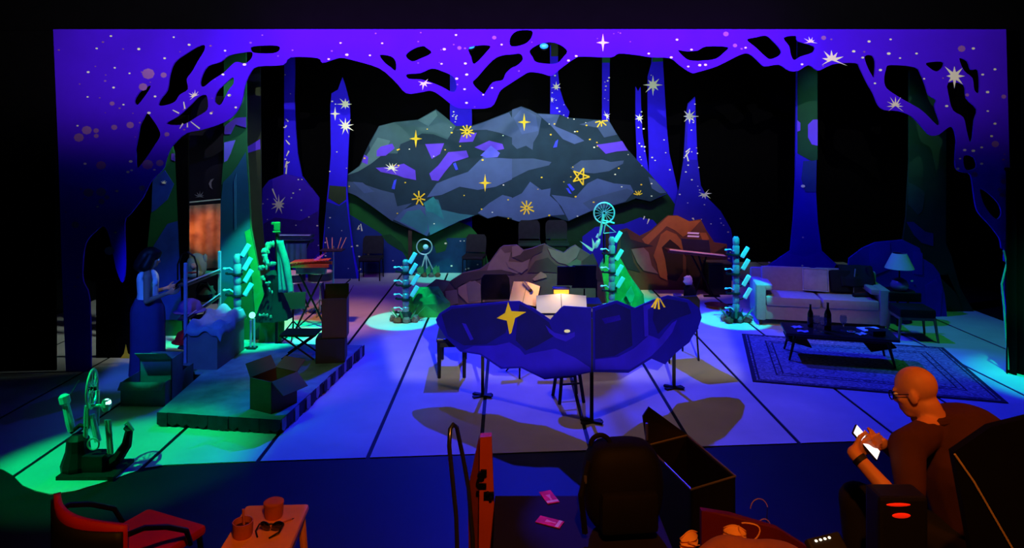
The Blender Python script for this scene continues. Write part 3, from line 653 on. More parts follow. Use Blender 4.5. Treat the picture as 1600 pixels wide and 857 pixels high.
for k, m, px in [(1, rk1, z4([(560,440),(655,315),(690,352),(740,345),(720,420),(830,500),(790,525),(660,490),(540,500)])),
    (1, rk3, z4([(740,350),(800,300),(850,335),(1015,280),(1000,340),(930,370),(880,440),(830,420),(750,385)])),
    (2, rk1, z4([(700,420),(830,430),(900,400),(880,480),(830,520),(720,470)])),
    (1, rk1, z5([(0,40),(60,22),(130,84),(90,130),(0,160)])),
    (1, rk3, z5([(170,330),(260,200),(400,160),(480,240),(560,260),(500,330),(380,320),(260,330)])),
    (1, rk1, z5([(400,60),(500,85),(575,110),(640,66),(710,25),(760,65),(720,160),(620,240),(520,220),(440,150)])),
    (2, rk4, z5([(230,400),(320,318),(380,350),(390,380),(250,420)])),
    (1, rk5, z4([(30,650),(110,580),(230,595),(190,660),(80,760),(40,857)])),
    (2, rk1, z4([(190,670),(290,655),(300,770),(240,790),(200,740)])), (1, rk3, z4([(80,800),(130,700),(200,740),(240,790),(300,780),(290,857),(70,857)])),
    (2, rk4, z4([(300,640),(400,585),(470,600),(520,650),(520,760),(380,770),(300,690)])), (3, rk1, z4([(370,600),(440,580),(520,650),(515,740),(390,760)])),
    (1, rk3, z4([(230,590),(340,525),(480,500),(660,490),(780,530),(600,530),(510,560),(430,580),(330,610),(280,650)])),
    (1, rk5, z5([(600,240),(720,180),(770,200),(760,260),(690,280)])), (1, rk3, z5([(780,200),(900,110),(960,240),(1000,420),(850,440),(790,300)]))]:
    board(t, 'painted_facet', px, 12.0, m, .006, .002+.008*k)
br1 = M('ochre_brown_paint', (150, 92, 52), .85, var=.14, scale=4)
br2 = M('umber_paint', (92, 58, 46), .85, var=.14, scale=4)
br3 = M('dark_umber_paint', (44, 30, 32), .85, var=.14, scale=4)
z7 = lambda p: RG(800, 220, 3.895, p)
p = [(958,456),(962,400),(969,360),(980,357),(1000,369),(1018,360),(1031,348),(1044,337),(1059,337),(1077,346),(1095,343),(1103,359),(1116,379),(1136,382),(1137,456)]
t = flat('cave_flat', 'brown rock flat with a dark cave mouth under the tree roots', 'rock flat', p, 13.8, br2, 'rock flats')
for k, m, px in [(1, br1, z7([(850,550),(900,505),(950,458),(1010,458),(1080,492),(1150,484),(1080,560),(1040,585),(990,545),(940,520),(880,580),(820,640),(790,600)])),
    (1, br3, z7([(900,640),(940,590),(990,600),(1040,660),(1040,800),(1000,857),(940,840),(920,720)])),
    (2, br1, z7([(905,570),(940,545),(1000,570),(1045,630),(1060,700),(1010,640),(960,600),(910,650),(930,720),(945,820),(900,800),(860,700)])),
    (1, br1, z7([(1140,560),(1180,560),(1200,600),(1160,610)])),
    (2, rk4, z7([(725,660),(800,650),(830,680),(850,760),(890,810),(800,790),(760,740)])),
    (1, rk3, z7([(660,560),(700,550),(720,600),(860,640),(720,655),(740,740),(780,800),(700,780),(660,700)])),
    (2, br1, z7([(880,760),(915,740),(940,800),(945,850),(900,830)])), (1, br3, z7([(1060,690),(1200,700),(1300,640),(1300,900),(1060,900)]))]:
    board(t, 'painted_facet', px, 13.8, m, .006, .002+.008*k)
# green lit rock behind two masts: the green light is put into the paint
gm = M('green_lit_rock', (40, 150, 70), .85, var=.25, scale=5, bump=.2)
t = thing('green_lit_mound', 'green lit faceted mound behind the mast under the bicycle wheel', 'mound', (1.93, 12.35, 0), group='green mounds')
b = B(); rnd = random.Random(3)
prof = [(.55, 0), (.47, .25), (.36, .5), (.22, .78), (.12, .95)]
rg = []
for i, (r, z) in enumerate(prof):
    rg.append([b.b.verts.new((math.cos(2*PI*j/11)*r*rnd.uniform(.82, 1.12)-.1*z, math.sin(2*PI*j/11)*r*.5*rnd.uniform(.85, 1.1), z*rnd.uniform(.97, 1.03) if i else 0)) for j in range(11)])
for a, c in zip(rg, rg[1:]):
    for j in range(11): b.b.faces.new([a[j], a[(j+1) % 11], c[(j+1) % 11], c[j]])
b.b.faces.new(rg[0][::-1]); b.b.faces.new(rg[-1])
obj('shell', b, gm, t)
obj('leaf', B().prism([(-.12,-.27,.55),(-.05,-.28,.75),(0,-.27,.6),(-.02,-.28,.4)], (0,.02,0)), M('pale_leaf',(60,190,120)), t)
obj('leaf', B().prism([(.1,-.29,.3),(.2,-.3,.45),(.26,-.29,.3),(.2,-.3,.12)], (0,.02,0)), M('pale_leaf',(60,190,120)), t)
t = thing('green_lit_mound', 'small green lit faceted mound behind the mast at the rock end', 'mound', (-1.30, 11.8, 0), group='green mounds')
obj('shell', B().rock((0,0,.16), (.36,.16,.34), 5, 11, 7), gm, t)
b = bpy.data.objects[t.children[0].name].data
for v in b.vertices: v.co.z = max(0, v.co.z)

# ------------------------------------------------------------------ masts of bottles with slanted panels
clear = M('clear_plastic', (140, 160, 180), .15, var=.25, scale=14, spec=.7, alpha=.85)
pan = M('frosted_panel', (190, 240, 245), .4, var=.05)
joint = M('dark_joint', (22, 30, 34), .5)
leafm = M('spiky_leaf', (60, 150, 90), .6, var=.2)
stone = M('base_stone', (110, 100, 95), .8, var=.25, scale=9)
pot = M('terracotta', (110, 70, 50), .8)
def mast(label, loc, H, panels, seed=0, base=True):
    t = thing('bottle_mast', label, 'sculpture', loc, 0, 'masts of stacked bottles')
    n = 4; z0 = .14; sh = (H-z0)/n
    for i in range(n):
        z = z0+i*sh
        sgm = obj('bottle_segment', B().lathe([(.05,z+.02),(.056,z+.05),(.056,z+sh*.45),(.042,z+sh*.52),(.054,z+sh*.6),(.054,z+sh*.85),(.03,z+sh*.97)], n=14), clear, t, smooth=True)
        obj('clamp', B().lathe([(.07,z-.012),(.075,z),(.07,z+.02)], n=12).box((-.09,-.01,z+.01),(.1,.04,.022)).ball((-.15,-.01,z+.02),.022,8,6), joint, t)
        obj('bracket', B().tube([(-.05,-.02,z+.06),(-.1,-.03,z+.1),(-.16,-.03,z+.09)], .011, 6).ball((-.17,-.03,z+.09),(.028,.02,.018),8,6), pan, t)
    for (dx, z) in panels:
        R = Euler((0, math.radians(31), 0))
        pp = obj('slanted_panel', B().rbox((dx, -.03, z), (.072, .03, .2), .014, rot=R), pan, t)
        obj('arm', B().tube([(0,0,z-.12),(dx*.5,-.01,z-.1),(dx-.05,-.02,z-.07)], .01, 6), joint, t)
    if base:
        rnd = random.Random(seed)
        for k in range(7):
            a = 2*PI*k/7+.4; r = rnd.uniform(.15, .24)
            obj('stone', B().rock((math.cos(a)*r, math.sin(a)*r*.7, .05), (rnd.uniform(.05,.09), rnd.uniform(.05,.07), rnd.uniform(.05,.08)), seed*9+k, 8, 5), (stone, pot)[k % 3 == 1], t)
        for k in range(7):
            a = 2*PI*k/7; r0 = .1; l = rnd.uniform(.2, .36)
            q = Vector((math.cos(a), math.sin(a)*.7, 0)); s_ = Vector((-q.y, q.x, 0))*.02
            obj('leaf', B().verts([q*r0-s_, q*r0+s_, q*(r0+l*.5)+s_*1.4+Vector((0,0,l*.6)), q*(r0+l*.5)-s_*1.4+Vector((0,0,l*.6)), q*(r0+l*.8)+Vector((0,0,l*.9))], [(0,1,2,3),(3,2,4)]), leafm, t, solid=.004)
        obj('base_ring', B().lathe([(.13,0),(.14,.03),(.12,.1),(.09,.15),(.05,.17)], n=12), joint, t)
    return t
q = fl(634, 503); k = q.y/F
mast('mast of stacked bottles in the green pool left of the rocks', q, 1.02, [((x-634)*k, CZ-(y-CY)*k) for x, y in [(645,403),(646,420),(649,437),(648,455)]], 1)
q = fl(1150, 503); k = q.y/F
mast('mast of stacked bottles beside the left arm of the sofa', q, 1.40, [((x-1150)*k, CZ-(y-CY)*k) for x, y in [(1163,394),(1164,413),(1165,438),(1167,458)]], 2)
q = W(956, 0, 11.7); q.z = 0; k = q.y/F
mast('mast of stacked bottles in front of the green mound below the wheel', q, 1.36, [((x-956)*k, CZ-(y-CY)*k) for x, y in [(965,370),(967,398),(967,422),(969,441)]], 3)
q = W(371, 0, 9.98); q.z = 0; k = q.y/F
mast('mast of stacked bottles at the foot of the big camouflage trunk', q, 1.36, [((x-371)*k, CZ-(y-CY)*k) for x, y in [(385,391),(388,412),(389,431),(389,452)]], 4, False)

# bicycle wheel sculpture on the mound
wm = M('pale_alloy', (190, 220, 215), .35, .4)
def wheel(t, c, R, rot=None, n=16):
    w_ = obj('wheel_rim', B().ring(c, R, R*.075, 'Y', 36, 8, rot=rot), wm, t, smooth=True)
    b = B(); m = rot.to_matrix() if rot is not None else Matrix.Identity(3)
    for i in range(n):
        a = 2*PI*i/n
        b.cyl(Vector(c)+m @ Vector((math.cos(a+.3)*R*.1, (-1)**i*R*.08, math.sin(a+.3)*R*.1)), Vector(c)+m @ Vector((math.cos(a)*R*.97, 0, math.sin(a)*R*.97)), R*.02, n=5)
    obj('spokes', b, wm, w_)
    obj('hub', B().cyl(Vector(c)+m @ Vector((0,-R*.2,0)), Vector(c)+m @ Vector((0,R*.2,0)), R*.11, n=10), blkm, w_)
q = W(944, 0, 12.3); q.z = 0
t = thing('wheel_sculpture', 'small bicycle wheel on a triangular frame above the green mound', 'sculpture', q)
k = 12.3/F; P = lambda x, y, d=0: Vector(((x-944)*k, d, CZ-(y-CY)*k))
wheel(t, P(944,333), 16*k)
obj('fork', B().cyl(P(942,335,-.04), P(936,368,-.04), .016).cyl(P(945,335,.04), P(938,368,.04), .016), wm, t)
obj('frame', B().tube([P(946,350), P(962,363), P(943,365), P(946,350)], .014, 6).tube([P(941,344), P(960,349)], .014, 6), wm, t)
obj('strut', B().cyl(P(936,366), P(933,372), .03, .03).lathe([(.02,0),(.035,.03),(.04,.12),(.02,.18)], P(930,388), 10, Euler((0,.45,0))), wm, t)
obj('blade', B().prism([P(906,377,-.01), P(926,389,-.01), P(926,393,-.01), P(922,392,-.01)], (0,.02,0)).prism([P(925,372,-.01),P(931,384,-.01),P(926,392,-.01)], (0,.02,0)), wm, t)
obj('support', B().cyl(P(943,365), (0.02,0,.02), .014), blkm, t)
# ring sculpture upstage
q = fl(668, 433); k = q.y/F
t = thing('ring_sculpture', 'ring and mirror on tripod legs with leaves in the upstage green pool', 'sculpture', q)
P = lambda x, y, d=0: Vector(((x-668)*k, d, CZ-(y-CY)*k))
obj('ring', B().ring(P(663,386), .165, .014, 'Y', 30), wm, t, smooth=True)
obj('mirror', B().ball(P(665,386), (.06,.03,.055), 10, 7), pan, t)
for x in (656, 668, 680): obj('leg', B().cyl(P(665,398), P(x,431,(x-668)*.006), .018, .012), wm, t)
for i in range(8):
    a = i*2*PI/8; c0 = Vector((math.cos(a)*.2, math.sin(a)*.1, .05))
    obj('leaf', B().verts([c0, c0+Vector((.07,-.02,.06)), c0+Vector((.05,-.02,.2)), c0+Vector((-.03,0,.12))], [(0,1,2,3)]), leafm, t, solid=.004)
for i in range(4): obj('stone', B().rock((-.2+.14*i, -.05, .05), (.07,.06,.06), 70+i, 8, 5), pot if i % 2 else stone, t)
# junk bicycle sculpture downstage left
q = fl(150, 738); k = q.y/F
t = thing('bicycle_sculpture', 'upended bicycle and lamp sculpture in the green light at lower left', 'sculpture', q)
P = lambda x, y, d=0: Vector(((x-150)*k, d, CZ-(y-CY)*k))
wheel(t, P(144,608), 29*k, Euler((0, .08, math.radians(-74))))
obj('fork', B().cyl(P(140,612,-.03), P(141,668,-.03), .011).cyl(P(151,612,.03), P(150,668,.03), .011), wm, t)
obj('crossbar', B().cyl(P(138,634), P(165,634), .014).cyl(P(136,634), P(134,655), .02), wm, t)
obj('tube', B().tube([P(143,648), P(153,690)], .03, 10), pan, t)
obj('tube', B().tube([P(135,640), P(133,705)], .02, 8), wm, t)
for x in (169, 174): obj('rod', B().tube([P(x-1,655,-.02), P(x+3,708,-.02)], .014, 8), wm, t)
obj('lamp_head', B().lathe([(.03,0),(.045,.04),(.03,.1)], P(166,642), 10), wm, t)
obj('bulb', B().ball(P(167,630), .036, 10, 8), M('cyan_bulb', (150,255,220), .4, emit=3.5, ecol=(140,255,215)), t)
obj('side_bottle', B().lathe([(.03,0),(.035,.08),(.03,.24),(.045,.26),(.045,.32),(.02,.34)], P(112,674), 10, Euler((0,-.22,0))), pan, t)
obj('antenna', B().cyl(P(109,618), P(124,594), .004, n=5), steel, t)
obj('arm', B().tube([P(111,676), P(125,665), P(138,668)], .018, 8), joint, t)
obj('curved_pipe', B().tube([P(144,738), P(165,730), P(185,715), P(198,695), P(202,672), P(195,668)], [.05,.055,.05,.045,.035,.02], 8), joint, t)
obj('pipe_end', B().tube([P(195,664), P(199,660), P(208,674)], .014, 6).tube([P(183,722), P(190,706), P(200,690)], .008, 6), wm, t)
obj('base_drum', B().lathe([(.13,0),(.14,.08),(.1,.2),(.09,.3),(.05,.34)], (P(122,738).x,0,0), 12), joint, t)
obj('base_plate', B().box((0,0,.02),(.5,.35,.04)).box((.02,-.02,.1),(.18,.16,.16)), joint, t)
obj('chain_ring', B().ring(P(152,690,-.06), .05, .008).ring(P(146,722,-.06), .06, .01), wm, t)
obj('hose', B().tube([P(175,733),P(150,745,-.15),P(138,752,-.25),P(128,748,-.2)], .012, 6), joint, t)
# ------------------------------------------------------------------ stage left platform and what stands on it
carpet = M('mottled_carpet', (120, 150, 150), .95, var=.35, scale=3.5, bump=.25)
skirtm = M('dark_skirt', (52, 44, 62), .9, var=.3, scale=9)
PZ = .15
pl = [(-3.62,7.3),(-2.28,7.1),(-2.12,8.4),(-1.98,9.65),(-4.28,9.8),(-4.22,8.6),(-3.68,8.54)]
t = thing('platform', 'low carpeted platform with a torn skirt at stage left', 'platform', (-3.1, 8.4, 0))
obj('deck', B().prism([(x, y, PZ-.03) for x, y in pl], (0,0,.03)), carpet, t, w=True)
obj('fascia', B().prism([(x*.995-.01, y+.03, 0) for x, y in pl], (0,0,PZ-.032)), M('dark_fascia', (38,44,38), .9, var=.3, scale=6), t, w=True)
rnd = random.Random(9)
for (a, c, n) in [((-3.62,7.3),(-2.28,7.1),12), ((-2.28,7.1),(-1.98,9.65),26)]:
    a, c = Vector((*a,0)), Vector((*c,0)); nrm = Vector((0,-1,0)) if n == 12 else Vector((1,0,0))
    for i in range(n):
        p0, p1 = a.lerp(c, i/n), a.lerp(c, (i+1)/n); h = rnd.uniform(.01, .06); o_ = nrm*rnd.uniform(.008,.025)
        m = skirtm if (i % 3 or n == 12) else M('pale_torn_cloth', (150,140,170), .9)
        obj('torn_strip', B().prism([p0+o_+Vector((0,0,PZ+.005)), p1+o_+Vector((0,0,PZ+.005)), p1+o_+Vector((0,0,h*rnd.uniform(.4,1.5))), p0.lerp(p1,.5)+o_+Vector((0,0,h*.3)), p0+o_+Vector((0,0,h))], nrm*.006), m, t, w=True)
card = M('brown_cardboard', (128, 92, 66), .9, var=.1, scale=3)
cardd = M('dark_cardboard', (80, 72, 66), .9, var=.1, scale=3)
def carton(label, c, u, wid, dep, h, flaps, z=PZ, m=card, open_=True, name='cardboard_box', fw=.5):
    # c = front corner nearest the lens, u = direction of the front face, v = away
    u = Vector((u[0], u[1], 0)).normalized(); v = Vector((-u.y, u.x, 0))
    t = thing(name, label, 'box', (c[0], c[1], z), 0, 'cardboard boxes' if name == 'cardboard_box' else None)
    O = Vector((0,0,0)); th = .008; Z = Vector((0,0,1))
    def panel(n_, a, e1, e2, nrm): return obj(n_, B().prism([a, a+e1, a+e1+e2, a+e2], nrm*th), m, t)
    panel('front_panel', O, u*wid, Z*h, v); panel('back_panel', O+v*dep, u*wid, Z*h, -v)
    panel('side_panel', O, v*dep, Z*h, u); panel('side_panel', O+u*wid, v*dep, Z*h, -u)
    panel('bottom_panel', O, u*wid, v*dep, Z)
    if not open_: panel('top_panel', O+Z*(h-th), u*wid, v*dep, Z)
    for f, ang, ln in flaps:      # f: side, ang: fold angle (0 = straight out, 90 = straight up)
        ca, sa = math.cos(math.radians(ang)), math.sin(math.radians(ang))
        a, e, out = {'front': (O, u*wid, -v), 'back': (O+v*dep, u*wid, v), 'left': (O, v*dep, -u), 'right': (O+u*wid, v*dep, u)}[f]
        a = a+Z*h; d = (out*ca+Z*sa)*ln
        obj('flap', B().prism([a, a+e, a+e+d+e*-.02, a+d+e*.02], (out*sa-Z*ca)*-th), m, t)
    return t
c = fl(424, 648, PZ)
# front open box: its faces turned three quarters
carton('open cardboard box with three raised flaps on the front corner of the platform', c, (.165,.31), .36, .31, .33, [('front',-38,.2),('back',60,.15),('right',35,.16)])
c = fl(493, 569, PZ)
lowbox = carton('closed dark cardboard box under the tall box at the platform edge', c, (1,.12), .36, .3, .31, [], m=cardd, open_=False)
carton('tall cardboard box with flaps raised standing on the dark closed box', (c.x+.07, c.y+.03), (1,.10), .31, .24, .50, [('left',82,.17),('right',62,.13),('back',80,.14)], z=PZ+.31)
c = fl(260, 637)
t = carton('big open blue grey crate on the floor in front of the woman', (c.x-.52, c.y+.02), (1,-.02), .5, .68, .27, [('front',-40,.1)], z=0, m=M('blue_grey_board', (110,116,128), .9))
carton('upright box with a pale open lid standing in the big crate', (W(222,0,8.0).x, 7.95), (1,.0), .36, .28, .48, [('front',38,.16)], z=.016, m=M('blue_board',(112,112,130),.9), name='cardboard_box')
# chest with blue cloth
c = fl(340, 578, PZ)
carton('grey chest with a blue cloth thrown over its top on the platform', c, (-1,.03), .37, -.8, .47, [], m=M('grey_chest', (112,108,120), .85, var=.1), open_=False, name='storage_chest')
cl_ = thing('draped_cloth', 'crumpled blue cloth lying over the top of the grey chest', 'cloth', (c.x-.18, c.y+.4, PZ+.475))
rnd = random.Random(4)
def fcl(u, v):
    x, y = (u-.5)*.46, (v-.5)*.86
    z = .03+.05*math.sin(u*7+v*5)*math.sin(v*9)+.04*math.cos(u*11-v*4)
    ex = max(0, abs(x)-.185)+max(0, abs(y)-.40)
    return Vector((x, y, max(z, .012)-ex*2.2+(.05 if v > .55 else 0)))
obj('cloth', B().sheet(fcl, 22, 30), M('blue_cloth', (120,130,175), .95, var=.15, scale=8), cl_, smooth=True, solid=.006)
# glowing rods and bulb beside the trunk
q = W(394, 0, 9.5); q.z = PZ; k = q.y/F
t = thing('bulb_post', 'pair of pale rods topped by a glowing round bulb beside the trunk', 'lamp', q)
P = lambda x, y, d=0: Vector(((x-394)*k, d, CZ-PZ-(y-CY)*k))
obj('rod', B().cyl((-.02,0,0), P(392,500), .014), wm, t); obj('rod', B().cyl((.03,0,0), P(397,498), .014), wm, t)
obj('bulb', B().ball(P(394,493), .042, 12, 9), M('green_bulb', (190,255,225), .4, emit=2.2, ecol=(120,255,190)), t, smooth=True)
obj('foot', B().box((0,0,.01),(.12,.1,.02)), joint, t)
# folding luggage stand with a dark green top
q = W(470, 0, 9.15); q.z = PZ; k = q.y/F
t = thing('folding_stool', 'low folding stool with crossed legs and a dark green seat behind the boxes', 'stool', q)
hw, hh = .21, .30
for s_ in (-1, 1):
    for d in (-.13, .13):
        obj('leg', B().cyl((-hw*s_, d+.01*s_, 0.005), (hw*s_, d+.01*s_, hh), .011, n=6), blkm, t)
obj('seat', B().box((0,0,hh+.012),(.46,.32,.024)), M('dark_green_fabric',(30,60,34),.9), t)

# costume rack
RD = 9.35
t = thing('shelf_rack', 'pale blue post rack with two shelves of costume pieces at stage left', 'rack', (W(318,0,RD).x, RD, 0))
rp = M('painted_rack_post', (130,130,180), .6)
x0, x1 = W(290,0,8.95).x, W(345,0,9.75).x
for (x, y, zt_) in [(W(290,0,8.65).x, 8.65, W(290,411,8.65).z), (W(343,0,9.75).x, 9.75, W(343,393,9.75).z)]:
    obj('post', B().rbox((x, y, (zt_+PZ)/2), (.036,.036,zt_-PZ), .006), rp, t, w=True)
def shelf(y0, y1, w_=.26):
    a, c = W(284, y0, 8.68), W(345, y1, 9.72); a.x += .06
    d = Vector((0, .0, 0))
    obj('shelf', B().prism([a, c, c+Vector((-w_,.04,0)), a+Vector((-w_*.5,.04,0))], (0,0,-.02)), M('rack_shelf',(50,48,56),.7), t, w=True)
    obj('rail', B().tube([a+Vector((0,-.01,.03)), c+Vector((0,-.01,.03))], .01, 6), rp, t, w=True)
    return lambda f: a.lerp(c, f)+Vector((-w_*.45, .03, 0))
s1 = shelf(446, 424); s2 = shelf(500, 462); s3 = shelf(545, 505)
q = s1(.5); t = thing('monster_mask', 'pale green puppet head with a round nose on the top shelf', 'mask', q)
mg = M('pale_green_felt', (120,140,100), .95)
obj('head', B().ball((0,0,.15),(.13,.11,.17),14,10), mg, t, smooth=True)
obj('jaw', B().ball((.0,-.06,.06),(.11,.09,.06),12,7), mg, t, smooth=True)
obj('nose', B().ball((.01,-.12,.17),.04,10,7), M('tan_felt',(150,130,100),.95), t, smooth=True)
obj('mouth', B().tube([(-.06,-.12,.08),(0,-.145,.09),(.06,-.12,.085)], .012,6), M('dark_red_felt',(120,40,30),.9), t)
obj('ear', B().ball((.11,.0,.25),(.03,.03,.06),8,6), mg, t)
q = s1(.2); t = thing('arched_handle', 'thin dark arched handle rising behind the puppet head', 'handle', q+Vector((.0,.1,0)))
obj('hoop', B().tube([(-.15,0,.0),(-.15,0,.2),(-.1,0,.33),(-.02,0,.36),(.06,0,.3),(.1,0,.18),(.1,0,0)], .011, 6), blkm, t)
q = s2(.3); t = thing('purple_hat', 'round purple cap on the middle shelf', 'cap', q)
obj('crown', B().lathe([(.14,0),(.15,.05),(.12,.12),(.05,.16),(.01,.165)], n=14), M('purple_felt',(80,60,150),.9), t, smooth=True)
obj('brim', B().lathe([(.19,0),(.2,.008),(.13,.02)], n=16), M('purple_felt',(80,60,150),.9), t)
q = s3(.22); t = thing('red_hat', 'bright red rounded cap on the lowest shelf', 'cap', q)
obj('crown', B().lathe([(.12,0),(.135,.05),(.11,.12),(.04,.155),(.01,.16)], n=14), M('red_felt',(225,30,30),.85), t, smooth=True)
obj('brim', B().lathe([(.17,0),(.18,.008),(.11,.02)], n=16), M('red_felt',(225,30,30),.85), t)
q = s3(.62); t = thing('wicker_basket', 'purple grey wicker basket on the lowest shelf', 'basket', q)
wk = M('purple_wicker',(90,76,110),.9,var=.4,scale=30,bump=.5)
obj('body', B().lathe([(.09,0),(.12,.1),(.13,.2),(.125,.2),(.11,.1),(.085,.01)], n=16), wk, t)
obj('handle', B().ring((0,0,.2), .11, .01, 'Y', 14, 6, 0, PI), wk, t)
q = s2(.75); t = thing('dark_bag', 'soft dark bag slumped on the middle shelf', 'bag', q)
obj('body', B().rock((0,0,.1),(.14,.11,.12),12,12,8), M('dark_cloth',(30,30,36),.95), t, smooth=True)
obj('strap', B().tube([(-.1,-.05,.15),(-.04,-.08,.26),(.05,-.06,.25),(.1,-.04,.14)], .012,6), M('dark_cloth',(30,30,36),.95), t)
# backlit orange sheet
OD = 11.6
a, c = W(294,322,OD), W(348,316,OD)
t = thing('glowing_sheet', 'orange backlit cloth sheet hanging from a bar behind the rack', 'screen', ((a.x+c.x)/2, OD, 0))
m = bpy.data.materials.new('backlit_cloth'); m.use_nodes = True
n = m.node_tree.nodes; l = m.node_tree.links; pb = n['Principled BSDF']
tr = n.new('ShaderNodeBsdfTranslucent'); tr.inputs['Color'].default_value = (.9,.55,.35,1); mx = n.new('ShaderNodeMixShader'); mx.inputs[0].default_value = .6
pb.inputs['Base Color'].default_value = (.5,.36,.3,1); pb.inputs['Roughness'].default_value = .9
no = n.new('ShaderNodeTexNoise'); no.inputs['Scale'].default_value = 5; co = n.new('ShaderNodeTexCoord'); l.new(co.outputs['Object'], no.inputs['Vector'])
rp_ = n.new('ShaderNodeValToRGB'); rp_.color_ramp.elements[0].color = (.55,.30,.16,1); rp_.color_ramp.elements[1].color = (.9,.66,.48,1); rp_.color_ramp.elements[0].position=.35; rp_.color_ramp.elements[1].position=.65
l.new(no.outputs['Fac'], rp_.inputs[0]); l.new(rp_.outputs[0], tr.inputs['Color'])
l.new(pb.outputs[0], mx.inputs[1]); l.new(tr.outputs[0], mx.inputs[2]); l.new(mx.outputs[0], n['Material Output'].inputs[0])
obj('sheet', B().sheet(lambda u, v: W(292+u*56, 322-4*u+v*100, OD)+Vector((0, .012*math.sin(u*20), 0)), 30, 6), m, t, w=True, smooth=True, solid=.002)
obj('bar', B().cyl(W(292,317,OD), W(350,311,OD), .012), M('pale_bar',(190,190,190),.5), t, w=True)
for x in (292, 350): obj('post', B().cyl((W(x,0,OD).x, OD+.03, 0), W(x,314,OD)+Vector((0,.03,0)), .016), blkm, t, w=True)
lp = lamp('sheet_lamp', 'SPOT', W(318,352,OD+.75), W(318,360,OD), 60, (1,.32,.08), .08, 62, .9)
NP = 12.6
t = flat('night_flat', 'dark flat with a pale crescent moon and burst above the glowing sheet', 'stage flat', [(280,150),(352,150),(352,470),(280,470)], NP, M('midnight_paint',(14,14,30),.9))
gy = M('grey_star_paint',(120,120,130),.9)
mo = [(333+9*math.sin(a)-0, 286-9*math.cos(a)) for a in [PI*.95+i*.17 for i in range(8)]]
star(t, NP, gy, [[(335,279),(330,281),(327,287),(329,293),(333,296),(331,291),(331,285)]])
star(t, NP, gy, star_pts('burst', 313, 308, 11, 3, 6, -1.7, 1.7))

# costume stand with draped green-lit clothes
q = W(432, 0, 10.05); q.z = 0; k = q.y/F
t = thing('costume_stand', 'costume stand with a dark dress ragged shawl and hanging jacket', 'costume stand', q)
P = lambda x, y, d=0: Vector(((x-432)*k, d, CZ-(y-CY)*k))
rag = M('ragged_pale_cloth', (150,160,140), .95, var=.35, scale=14, bump=.5)
obj('pole', B().cyl((0,0,.02), P(433,352), .022).box((0,0,.03),(.3,.06,.03)).box((0,0,.03),(.06,.3,.03)), blk, t)
obj('scroll_head', B().rbox(P(433,354), (.085,.07,.13), .02).box(P(431,349),(.11,.06,.03)).cyl(P(428,362,-.05),P(440,362,-.05),.012), M('green_wood',(60,90,50),.7), t)  # head coloured green
obj('neck', B().tube([P(433,360), P(436,400), P(437,430)], .03, 8), M('dark_wood',(40,34,28),.6), t)
obj('dress', B().lathe([(.05,.78+.32),(.12,1.05),(.15,.9),(.12,.78),(.19,.6),(.25,.42)][::-1], (P(428,0).x,0,.0), 24, ripple=.08), M('black_dress',(20,28,30),.8,var=.3), t, smooth=True)
def ruffle(pts, r, seed):
    rnd = random.Random(seed); b = B()
    for i in range(len(pts)-1):
        for j in range(5):
            p = Vector(pts[i]).lerp(Vector(pts[i+1]), j/5)+Vector((rnd.uniform(-.025,.025), rnd.uniform(-.03,.0), rnd.uniform(-.02,.02)))
            b.rock(p, (r*rnd.uniform(.5,1.1), r*.6, r*rnd.uniform(.6,1.4)), rnd.random(), 7, 5)
    return b
obj('shawl', ruffle([P(428,378,-.1), P(420,390,-.13), P(419,402,-.15), P(424,410,-.16)], .042, 2), rag, t)
obj('ruffle', ruffle([P(437,408,-.16), P(425,411,-.18), P(410,418,-.18)], .03, 3), rag, t)
obj('ruffle', ruffle([P(418,430,-.2), P(426,436,-.22), P(437,456,-.22)], .022, 5), rag, t)
obj('ruffle', ruffle([P(412,486,-.2), P(424,488,-.22), P(436,490,-.2)], .02, 6), rag, t)
obj('jacket', B().sheet(lambda u, v: P(436+u*(10+8*v)+3*v, 374+v*80, -.1-.05*math.sin(u*3.1)-.02*math.sin(u*14)*v), 16, 14), M('grey_green_jacket',(120,140,140),.9,var=.2,scale=7), t, smooth=True, solid=.012)
obj('sleeve', B().tube([P(442,378,-.12), P(452,410,-.14), P(459,452,-.14)], [.05,.05,.04], 10), M('grey_green_jacket',(120,140,140),.9), t, smooth=True)
obj('curved_board', B().prism([P(404,480,.1),P(440,470,.1),P(440,530,.1),P(434,538,.1),P(400,540,.1)], (0,.03,0)), M('green_lit_board',(40,140,70),.9,var=.3,scale=6), t)  # green lit trunk base, the light put into the board colour

# ------------------------------------------------------------------ percussion
wood_o = M('rosewood', (190, 90, 50), .5)
q = W(486, 0, 11.0); q.z = 0; k = q.y/F
t = thing('xylophone', 'small xylophone lit orange on a dark stand at stage left', 'xylophone', q)
P = lambda x, y, d=0: Vector(((x-486)*k, d, CZ-(y-CY)*k))
A, E = P(457,411), P(516,402)
obj('frame', B().box((0,-.08,A.z-.035),(.6,.03,.05)).box((0,.12,A.z-.02),(.6,.03,.05)), wood_o, t)
for i in range(13):
    x = -.28+i*.046
    obj('bar', B().rbox((x, .02, A.z+.012+i*.003), (.036, .30-i*.01, .018), .005), wood_o, t)
for s_ in (-1, 1):
    obj('leg', B().cyl((-.24*s_, 0, 0), (.24*s_, 0, A.z-.05), .016, n=7), blkm, t)
obj('resonator_rack', B().box((0,.02,A.z-.12),(.46,.1,.1)), steel, t)
for i in range(5): obj('mallet', B().cyl((.02+.02*i,-.02,A.z+.03),(.08+.03*i,.1,A.z+.06+.02*i),.005,n=5).ball((.08+.03*i,.1,A.z+.06+.02*i),.018,7,5), M('mallet_felt',(180,120,200),.9), t)
